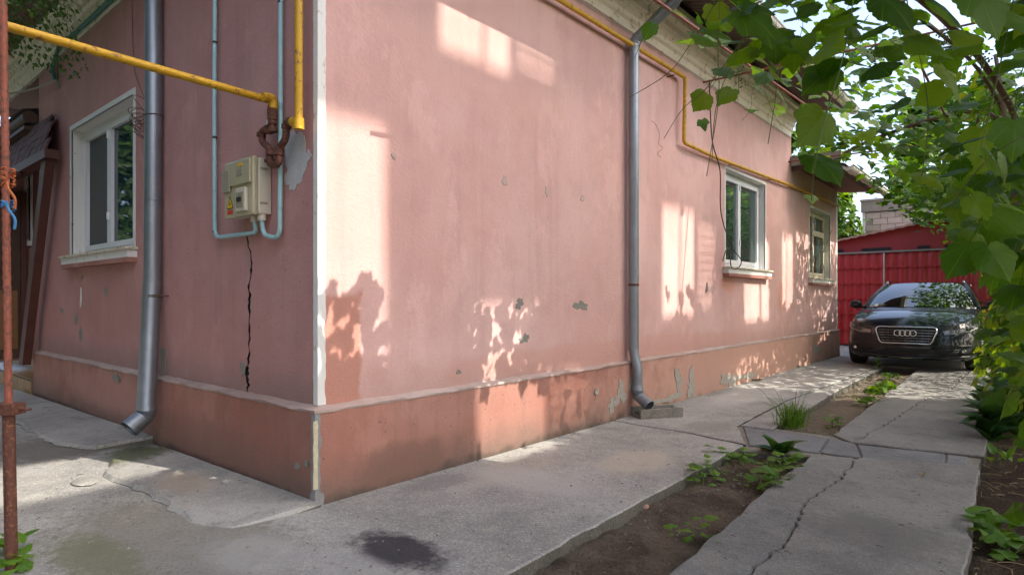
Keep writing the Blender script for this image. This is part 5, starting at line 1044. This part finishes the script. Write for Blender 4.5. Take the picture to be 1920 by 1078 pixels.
# ---- trees
def tree(loc, h, crown, n, label, seed, size=(0.14, 0.24), mat='tree_leaf', tr=0.16, shapes=far_shapes, cat='tree', name='deciduous_tree'):
    rr = random.Random(seed); loc = Vector(loc); t = thing(name, loc, label, cat); q = MB()
    q.tube(smoothpath([loc, loc + Vector((.1, .05, h*.35)), loc + Vector((-.05, .1, h*.8))], 5), [tr*(1 - .06*i) for i in range(11)], 10)
    cl = []
    for c, r in crown:
        c, r = Vector(c), Vector(r); k = max(4, int(14 * r.x * r.z / 4))
        for _ in range(k):
            a, b = rr.uniform(0, 6.28), math.acos(rr.uniform(-1, 1)); u = rr.uniform(0.45, 1.0); cl.append((loc + c + Vector((r.x*u*math.sin(b)*math.cos(a), r.y*u*math.sin(b)*math.sin(a), r.z*u*math.cos(b))), rr.uniform(.35, .75)))
    for c, s in cl[::2]: q.tube([loc + Vector((0, 0, h*.5)), (loc + Vector((0, 0, h*.6))).lerp(c, .5) + Vector((0, 0, .15)), c], [0.07, 0.04, 0.012], 5)
    q.build('trunk', 'bark', t, smooth=60); V, F = [], []
    for _ in range(n):
        c, s = rr.choice(cl); d = Vector((rr.gauss(0, 1), rr.gauss(0, 1), rr.gauss(0, .8))); d = d.normalized() * s * rr.random()**.4; p = c + d; m3 = orient(d.normalized()*.6 + Vector((0, 0, .6)), (0, 0, -1), rr, .7); sz = rr.uniform(*size); vs, fs = rr.choice(shapes); k = len(V)
        V += [tuple(p - loc + m3 @ (v * sz)) for v in vs]; F += [tuple(i + k for i in f) for f in fs]
    me = bpy.data.meshes.new('crown'); me.from_pydata(V, [], F); me.materials.append(MATS[mat]); o = bpy.data.objects.new('crown', me); COL.objects.link(o); o.parent = t; return t
tree((-3.2, 19.5, 0), 6.5, [((0, 0, 4.2), (2.2, 2.0, 2.6)), ((1.0, -1, 2.6), (1.3, 1, 1.3))], 6500, 'green tree rising behind the house end, left of the grey block building', 2)
tree((1.0, 26, 0), 9, [((0, 0, 6.0), (3.0, 2.5, 3.0))], 9000, 'tall tree standing behind the grey block building', 3, (0.18, 0.3))
tree((5.4, 16.5, 0), 7, [((0, 0, 4.2), (2.2, 2.6, 2.8))], 6500, 'bushy tree at the far end of the hedge', 4, (0.15, 0.26))
tree((3.2, 23.5, 0), 8, [((0, 0, 4.6), (2.6, 2.0, 2.6))], 7000, 'broad tree behind the right end of the block building', 7, (0.16, 0.28))
tree((6.0, 22, 0), 8, [((0, 0, 5), (3, 3, 3.5))], 5000, 'tree farther back beyond the hedge', 6, (0.2, 0.32))
cq = at_depth(15, 5, 4.2)
th = thing('thuja', (cq.x - 0.3, cq.y - 0.1, 0), 'dark green conifer whose branch tip dips into the top left corner', 'tree')
rr = random.Random(8); q = MB(); q.tube([th.location, th.location + Vector((0, 0, 5.5))], [0.09, 0.03], 8); q.build('trunk', 'bark', th); V, F = [], []
for _ in range(9000):
    z = rr.uniform(2.9, 5.8); w_ = 0.62 * (6.2 - z) / 3.2; a = rr.uniform(0, 6.28); p = th.location + Vector((w_*math.cos(a)*rr.random()**.4, w_*math.sin(a)*rr.random()**.4, z + 0.1*math.sin(a*3)))
    m3 = orient((math.cos(a), math.sin(a), .4), (math.cos(a), math.sin(a), -.3), rr, .8); vs, fs = rr.choice(small_shapes); k = len(V); sz = rr.uniform(.025, .06); V += [tuple(p - th.location + m3 @ (v * sz)) for v in vs]; F += [tuple(i + k for i in f) for f in fs]
me = bpy.data.meshes.new('crown'); me.from_pydata(V, [], F); me.materials.append(MATS['conifer_leaf']); o = bpy.data.objects.new('crown', me); COL.objects.link(o); o.parent = th

for i, (x, y, h) in enumerate(((-1.7, -4.0, 6.8), (-3.3, -3.6, 7.4), (-4.9, -3.7, 7.0), (-6.5, -3.5, 7.5), (-8.3, -3.3, 6.8), (-9.9, -2.0, 7.0), (-0.2, -4.6, 6.5))):  # unseen conifer row added to keep the side facade in shade
    t = thing('thuja', (x, y, 0), 'tall conifer in the unseen row added to shade the side facade', 'tree', 'unseen conifers added to shade the side facade'); MB().tube([(x, y, 0), (x, y, h*.9)], [.09, .02], 8).build('trunk', 'bark', t); V, F = [], []
    for _ in range(4200):
        z = rr.uniform(.15, 1); w_ = 1.05 * min(1, 1.3*(1.03 - z)**.7); a = rr.uniform(0, 6.28); k_ = rr.random()**.35; p = Vector((w_*math.cos(a)*k_, w_*math.sin(a)*k_, z*h)); m3 = orient((math.cos(a), math.sin(a), .4), (math.cos(a), math.sin(a), .5), rr, .7); vs, fs = rr.choice(small_shapes); k = len(V); sz = rr.uniform(.15, .3); V += [tuple(p + m3 @ (v * sz)) for v in vs]; F += [tuple(i_ + k for i_ in f) for f in fs]
    me = bpy.data.meshes.new('crown'); me.from_pydata(V, [], F); me.materials.append(MATS['conifer_leaf']); o = bpy.data.objects.new('crown', me); COL.objects.link(o); o.parent = t

# ---- plants on the ground
def blade(q, a, b, c, w):
    t = (c - a).normalized(); s = t.cross(Vector((0, 0, 1))).normalized() * w; q.add([a - s, a + s, b + s*.8, b - s*.8, c], [(0, 1, 2, 3), (3, 2, 4)])
gt = on_z(1485, 800, -0.02); q = MB(); rr = random.Random(4)
for i in range(330):
    a = gt + Vector((rr.gauss(0, .05), rr.gauss(0, .06), 0)); d = Vector((rr.gauss(0, 1), rr.gauss(0, 1), 0)).normalized() * rr.uniform(.03, .2); hgt = rr.uniform(.10, .24); blade(q, a, a + d*.5 + Vector((0, 0, hgt*.8)), a + d*1.1 + Vector((0, 0, hgt*(.55 if rr.random() < .4 else 1))), .0025)
for i in range(22):
    a = gt + Vector((rr.gauss(0, .03), rr.gauss(0, .04), 0)); d = RT*rr.uniform(-.26, .22) + Vector((0, 0, rr.uniform(.2, .36))); q.tube(smoothpath([a, a + d*.6 + Vector((0, 0, .04)), a + d], 3), .0012, 4)
tag(q.build('grass_tuft', 'weed_leaf'), 'tuft of long grass with seed stalks beside the cross channel', 'grass')
def oval(w, l, n=6):
    k = n; pts = [(0, 0)] + [(w*math.sin(math.pi*(i/k)**.8), l*i/k) for i in range(1, k)] + [(0, l)] + [(-w*math.sin(math.pi*(i/k)**.8), l*i/k) for i in range(k-1, 0, -1)]
    mid = [(0, l*i/k) for i in range(1, k)]; return pts
def oval_mesh(name, w, l, mat, curl=.5):
    k = 7; rows = []
    for i in range(k + 1):
        t = i / k; ww = w*math.sin(math.pi*min(1, t**.75*.97 + .015)); rows.append([Vector((ww*s, l*t, .35*ww*abs(s) - curl*l*t*t)) for s in (-1, -.5, 0, .5, 1)])
    m_ = MB().grid(rows); me = bpy.data.meshes.new(name); me.from_pydata([tuple(v) for v in m_.v], [], m_.f); me.materials.append(MATS[mat]); me.polygons.foreach_set('use_smooth', [True]*len(me.polygons)); return me
def rosette(name, loc, leaves, meshes, label, cat, group=None, stem=0.0):
    sp = {'lobed_weed': .06, 'leafy_weed': .05}.get(name, .012)
    t = thing(name, loc, label, cat, group)
    if stem: MB().tube([Vector((0, 0, -.03)), Vector((0.005, 0, stem))], [.006, .003], 6).build('stem', 'stem_green', t, local=True)
    for (a, el, s, z) in leaves:
        o = bpy.data.objects.new('leaf', random.choice(meshes)); COL.objects.link(o); o.parent = t; o.matrix_local = Matrix.Translation((rr.gauss(0, sp), rr.gauss(0, sp), z + (rr.uniform(0, .04) if sp > .02 else 0))) @ Euler((el, 0, a), 'XYZ').to_matrix().to_4x4() @ Matrix.Scale(s, 4)
    return t
broad = [oval_mesh('broad_leaf', .36, 1, 'broad_leaf', c) for c in (.2, .35, .6)]; weed = [oval_mesh('weed_leaf', .26, 1, 'weed_leaf', c) for c in (.2, .5)]; lobed = [x[0] for x in leaf_meshes('lobed_leaf', 3, False, 55, 'weed_leaf')]
rr = random.Random(15)
def ring_leaves(n, s0, s1, e0=.2, e1=1.0, z=0.01): return [(2*math.pi*i/n + rr.uniform(-.4, .4), rr.uniform(e0, e1), rr.uniform(s0, s1), z + rr.uniform(0, .02)) for i in range(n)]
rosette('broadleaf_weed', on_z(1462, 857, -.05), ring_leaves(11, .15, .23, .3, 1.1) , broad, 'broad-leaved weed with glossy dark leaves just below the cross channel', 'plant', stem=.05)
for i, (x, y, s, lab) in enumerate([(1318, 905, .07, 'low pale weed at the slab edge in the soil strip'), (1365, 862, .06, 'small lobed weed in the corner by the slab edge'), (1425, 915, .07, 'cluster of lobed weeds midway along the bare soil'), (1475, 880, .07, 'bright lobed weed beside the right slab near the channel'), (1440, 885, .06, 'pale weed between the broad-leaved weed and slab edge'), (1298, 1012, .05, 'lone tiny weed in the foreground soil'), (1560, 800, .06, 'small weed in sandy soil right of the grass tuft'), (1450, 905, .07, 'spreading weed against the right slab, below the broad-leaved weed'), (1385, 870, .055, 'weed sprouting halfway between both slab edges near the channel'), (1340, 890, .05, 'second low weed along the left slab edge')]):
    rosette('lobed_weed', on_z(x, y, -.055), ring_leaves(16, s*.4, s*.85, -.1, .6) + [(rr.uniform(0, 6.28), .3, s*1.2, .05 + .01*j) for j in range(4)], lobed, lab, 'weed', stem=.06)
for x, y, s, lab in ((1640, 745, .07, 'leafy weed clump on the far soil strip'), (1655, 735, .08, 'taller weed in the far clump by the slab'), (1625, 760, .06, 'low weed nearest the channel in the far soil strip'), (1668, 712, .07, 'upright weed in front of the car, right one')):
    rosette('leafy_weed', on_z(x, y, -.05), ring_leaves(20, s*1.0, s*2.0, .2, 1.2), weed, lab, 'weed', stem=.1)
wl = on_z(1645, 697, -.04); rosette('tall_weed', wl, [(2.4*i, .55 + .1*(i % 3), .13 - .008*i, .05 + .026*i) for i in range(8)], weed, 'single upright weed growing before the car bumper', 'weed', stem=.26)
# broad-leaved bed along the right edge
def bed_plant(loc, lab): return rosette('broadleaf_clump', loc, [(rr.uniform(0, 6.28), rr.uniform(.5, 1.35), rr.uniform(.16, .27), rr.uniform(0, .22)) for _ in range(34)], broad, lab, 'plant', 'broad-leaved plants below the hedge')
for (X, Y), lab in zip(((2.66, 4.35), (2.62, 5.0), (2.78, 4.75), (2.60, 5.7), (2.80, 5.4), (2.62, 6.5)), ('nearest clump of glossy broad leaves at the slab edge', 'clump of broad leaves second along the slab edge', 'clump of broad leaves set back toward the hedge, nearer one', 'clump of broad leaves third along the slab edge', 'clump of broad leaves set back toward the hedge, farther one', 'farthest clump of broad leaves, nearest the car')): bed_plant((X, Y, -.03), lab)
rosette('lobed_weed', on_z(1850, 1000, -.05), ring_leaves(16, .06, .11, .1, .9) + [(rr.uniform(0, 6.28), .3, .09, .08) for _ in range(5)], lobed, 'leafy seedling on the dark mulch at the right edge', 'weed', stem=.09)
rosette('lobed_weed', on_z(1890, 1035, -.05), ring_leaves(16, .06, .10, .1, .9), lobed, 'low seedling on the mulch in the lower right corner', 'weed', stem=.06)
rosette('leafy_weed', on_z(1875, 870, -.05), ring_leaves(7, .07, .11, .5, 1.2), weed, 'thin weed on the mulch near the broad leaves', 'weed', stem=.12)
for x, y, lab in ((40, 1068, 'weed at the foot of the rebar pole'), (8, 1040, 'weed left of the rebar pole')):
    rosette('lobed_weed', on_z(x, y, 0), ring_leaves(10, .05, .08, .2, 1.0), lobed, lab, 'weed', stem=.05)

# ---- litter, pebbles, sticks
rr = random.Random(61); q = MB()
for i in range(520):
    X, Y = rr.uniform(2.66, 3.6), rr.uniform(-1, 5.5); a = rr.uniform(0, 3.14); l = rr.uniform(.02, .13); z = -.06 + max(0, min(.1, (X-2.75)*.25)) + rr.uniform(0.005, .03); d = Vector((math.cos(a), math.sin(a), rr.uniform(-.15, .15)))*l; q.tube([Vector((X, Y, z)), Vector((X, Y, z)) + d*.5 + Vector((0, 0, .006)), Vector((X, Y, z)) + d], rr.uniform(.0012, .0035), 4)
for i in range(160):
    X, Y = rr.uniform(1.28, 1.72), rr.uniform(-.5, 9.0); a = rr.uniform(0, 3.14); l = rr.uniform(.01, .05); c = Vector((X, Y, -.045)); d = Vector((math.cos(a), math.sin(a), rr.uniform(-.1, .1)))*l; q.tube([c, c + d*.5 + Vector((0, 0, .004)), c + d], rr.uniform(.0008, .002), 4)
tag(q.build('straw_litter', 'straw'), 'dry straw and stalks scattered over mulch and soil strip', 'litter', kind='stuff')
q = MB()
for i in range(260):
    X, Y = rr.uniform(1.28, 1.72), rr.uniform(-.6, 9.0); s = rr.uniform(.003, .011); q.sphere((X, Y, -.07 + s*.3 + .01), (s, s*rr.uniform(.6, 1.2), s*.7), 6, 4)
for i in range(260):
    p = on_z(rr.uniform(0, 1500), rr.uniform(780, 1078)); 
    if p.x > 1.2 or (p.x < .02 and p.y > -.55): continue
    s = rr.uniform(.003, .008); q.sphere((p.x, p.y, s*.3), (s, s*rr.uniform(.6, 1.3), s*.6), 6, 4)
tag(q.build('pebbles', 'pebble'), 'small pebbles and crumbs strewn on soil and concrete', 'pebbles', kind='stuff')
q = MB()
for i in range(170):
    k = rr.random()
    if k < .45: p = on_z(rr.uniform(30, 560), rr.uniform(760, 960), .05)
    elif k < .75: p = on_z(rr.uniform(1200, 1800), rr.uniform(700, 1078), .004)
    else: p = Vector((rr.uniform(0.03, .12), rr.uniform(0, 8), .01))
    if 1.23 < p.x < 1.72: p.z = -.06
    if p.x < 0 and p.y > -0.03: continue
    if p.x < 0 and p.y > -.55: p.z = zsk(p.x, p.y) + .004
    elif p.x < 1.23: p.z = .006
    a = rr.uniform(0, 6.28); l = rr.uniform(.008, .035); d = Vector((math.cos(a), math.sin(a), 0))*l; q.tube([p, p + d*.5 + Vector((rr.uniform(-.006, .006), 0, .003)), p + d], rr.uniform(.0007, .0018), 4)
tag(q.build('twig_litter', 'twig'), 'tiny dry twigs and stalks scattered on the paving', 'litter', kind='stuff')
def stick(x, y, l, r, ang, name, mat, lab, cat):
    p = on_z(x, y, .02); d = Vector((math.cos(ang), math.sin(ang), 0)) * l; tag(MB().tube([p - d/2, p + Vector((.004, .006, .003)), p + d/2], [r, r*1.1, r*.7], 7).build(name, mat), lab, cat)
stick(1423, 712, .22, .012, R(62), 'stick', 'twig', 'short thick stick lying by the plinth', 'stick')
def stone(x, y, r, name, mat, lab, z=0.01): p = on_z(x, y, z); q = MB(); q.sphere(p + Vector((0, 0, r[2]*.5)), r, 9, 6); q.v = [v + Vector((0, 0, 0)) + (v - p) * .18 * noise.noise(v * 25) for v in q.v]; tag(q.build(name, mat, smooth=30), lab, 'stone')
stone(1490, 688, (.09, .05, .03), 'stone', 'old_concrete', 'flat dark stone lying against the plinth'); stone(1210, 952, (.022, .03, .014), 'brick_chip', 'tile_edge', 'small reddish brick chip in the foreground soil', -.06)
stone(160, 905, (.10, .07, .016), 'concrete_flake', 'skirt_concrete', 'pale flake of concrete on the sunlit yard', 0.0)
q = MB(); rr = random.Random(91)
for i in range(260):
    k = rr.random(); p = Vector((rr.uniform(1.3, 1.7), rr.uniform(-.4, 8.8), -.05)) if k < .35 else Vector((rr.uniform(2.7, 3.5), rr.uniform(-.5, 5), -.03)) if k < .75 else Vector((rr.uniform(.01, .06), rr.uniform(.1, 9), .004)) if k < .85 else Vector((rr.uniform(-5.5, -.1), -.02, .06))
    m3 = orient((0, 0, 1), (rr.uniform(-1, 1), rr.uniform(-1, 1), 0), rr, .4); s = rr.uniform(.008, .028); vs, fs = rr.choice(small_shapes); q.add([p + Vector((0, 0, .004)) + m3 @ (v * s) for v in vs], fs)
tag(q.build('leaf_litter', 'twig'), 'brown crumbled leaf litter on soil and along the plinth foot', 'litter', kind='stuff')
rr = random.Random(3)
for x, y, lab in ((1875, 922, 'yellow fallen leaf on the dark mulch'), (1730, 890, 'curled brown leaf on the right slab')):
    p = on_z(x, y, .0); o = bpy.data.objects.new('fallen_leaf', oval_mesh('fallen_leaf', .018, .06, 'straw', .2)); COL.objects.link(o); o.location = p + Vector((0, 0, .012)); o.rotation_euler = (.15, .2, rr.uniform(0, 6)); tag(o, lab, 'leaf')
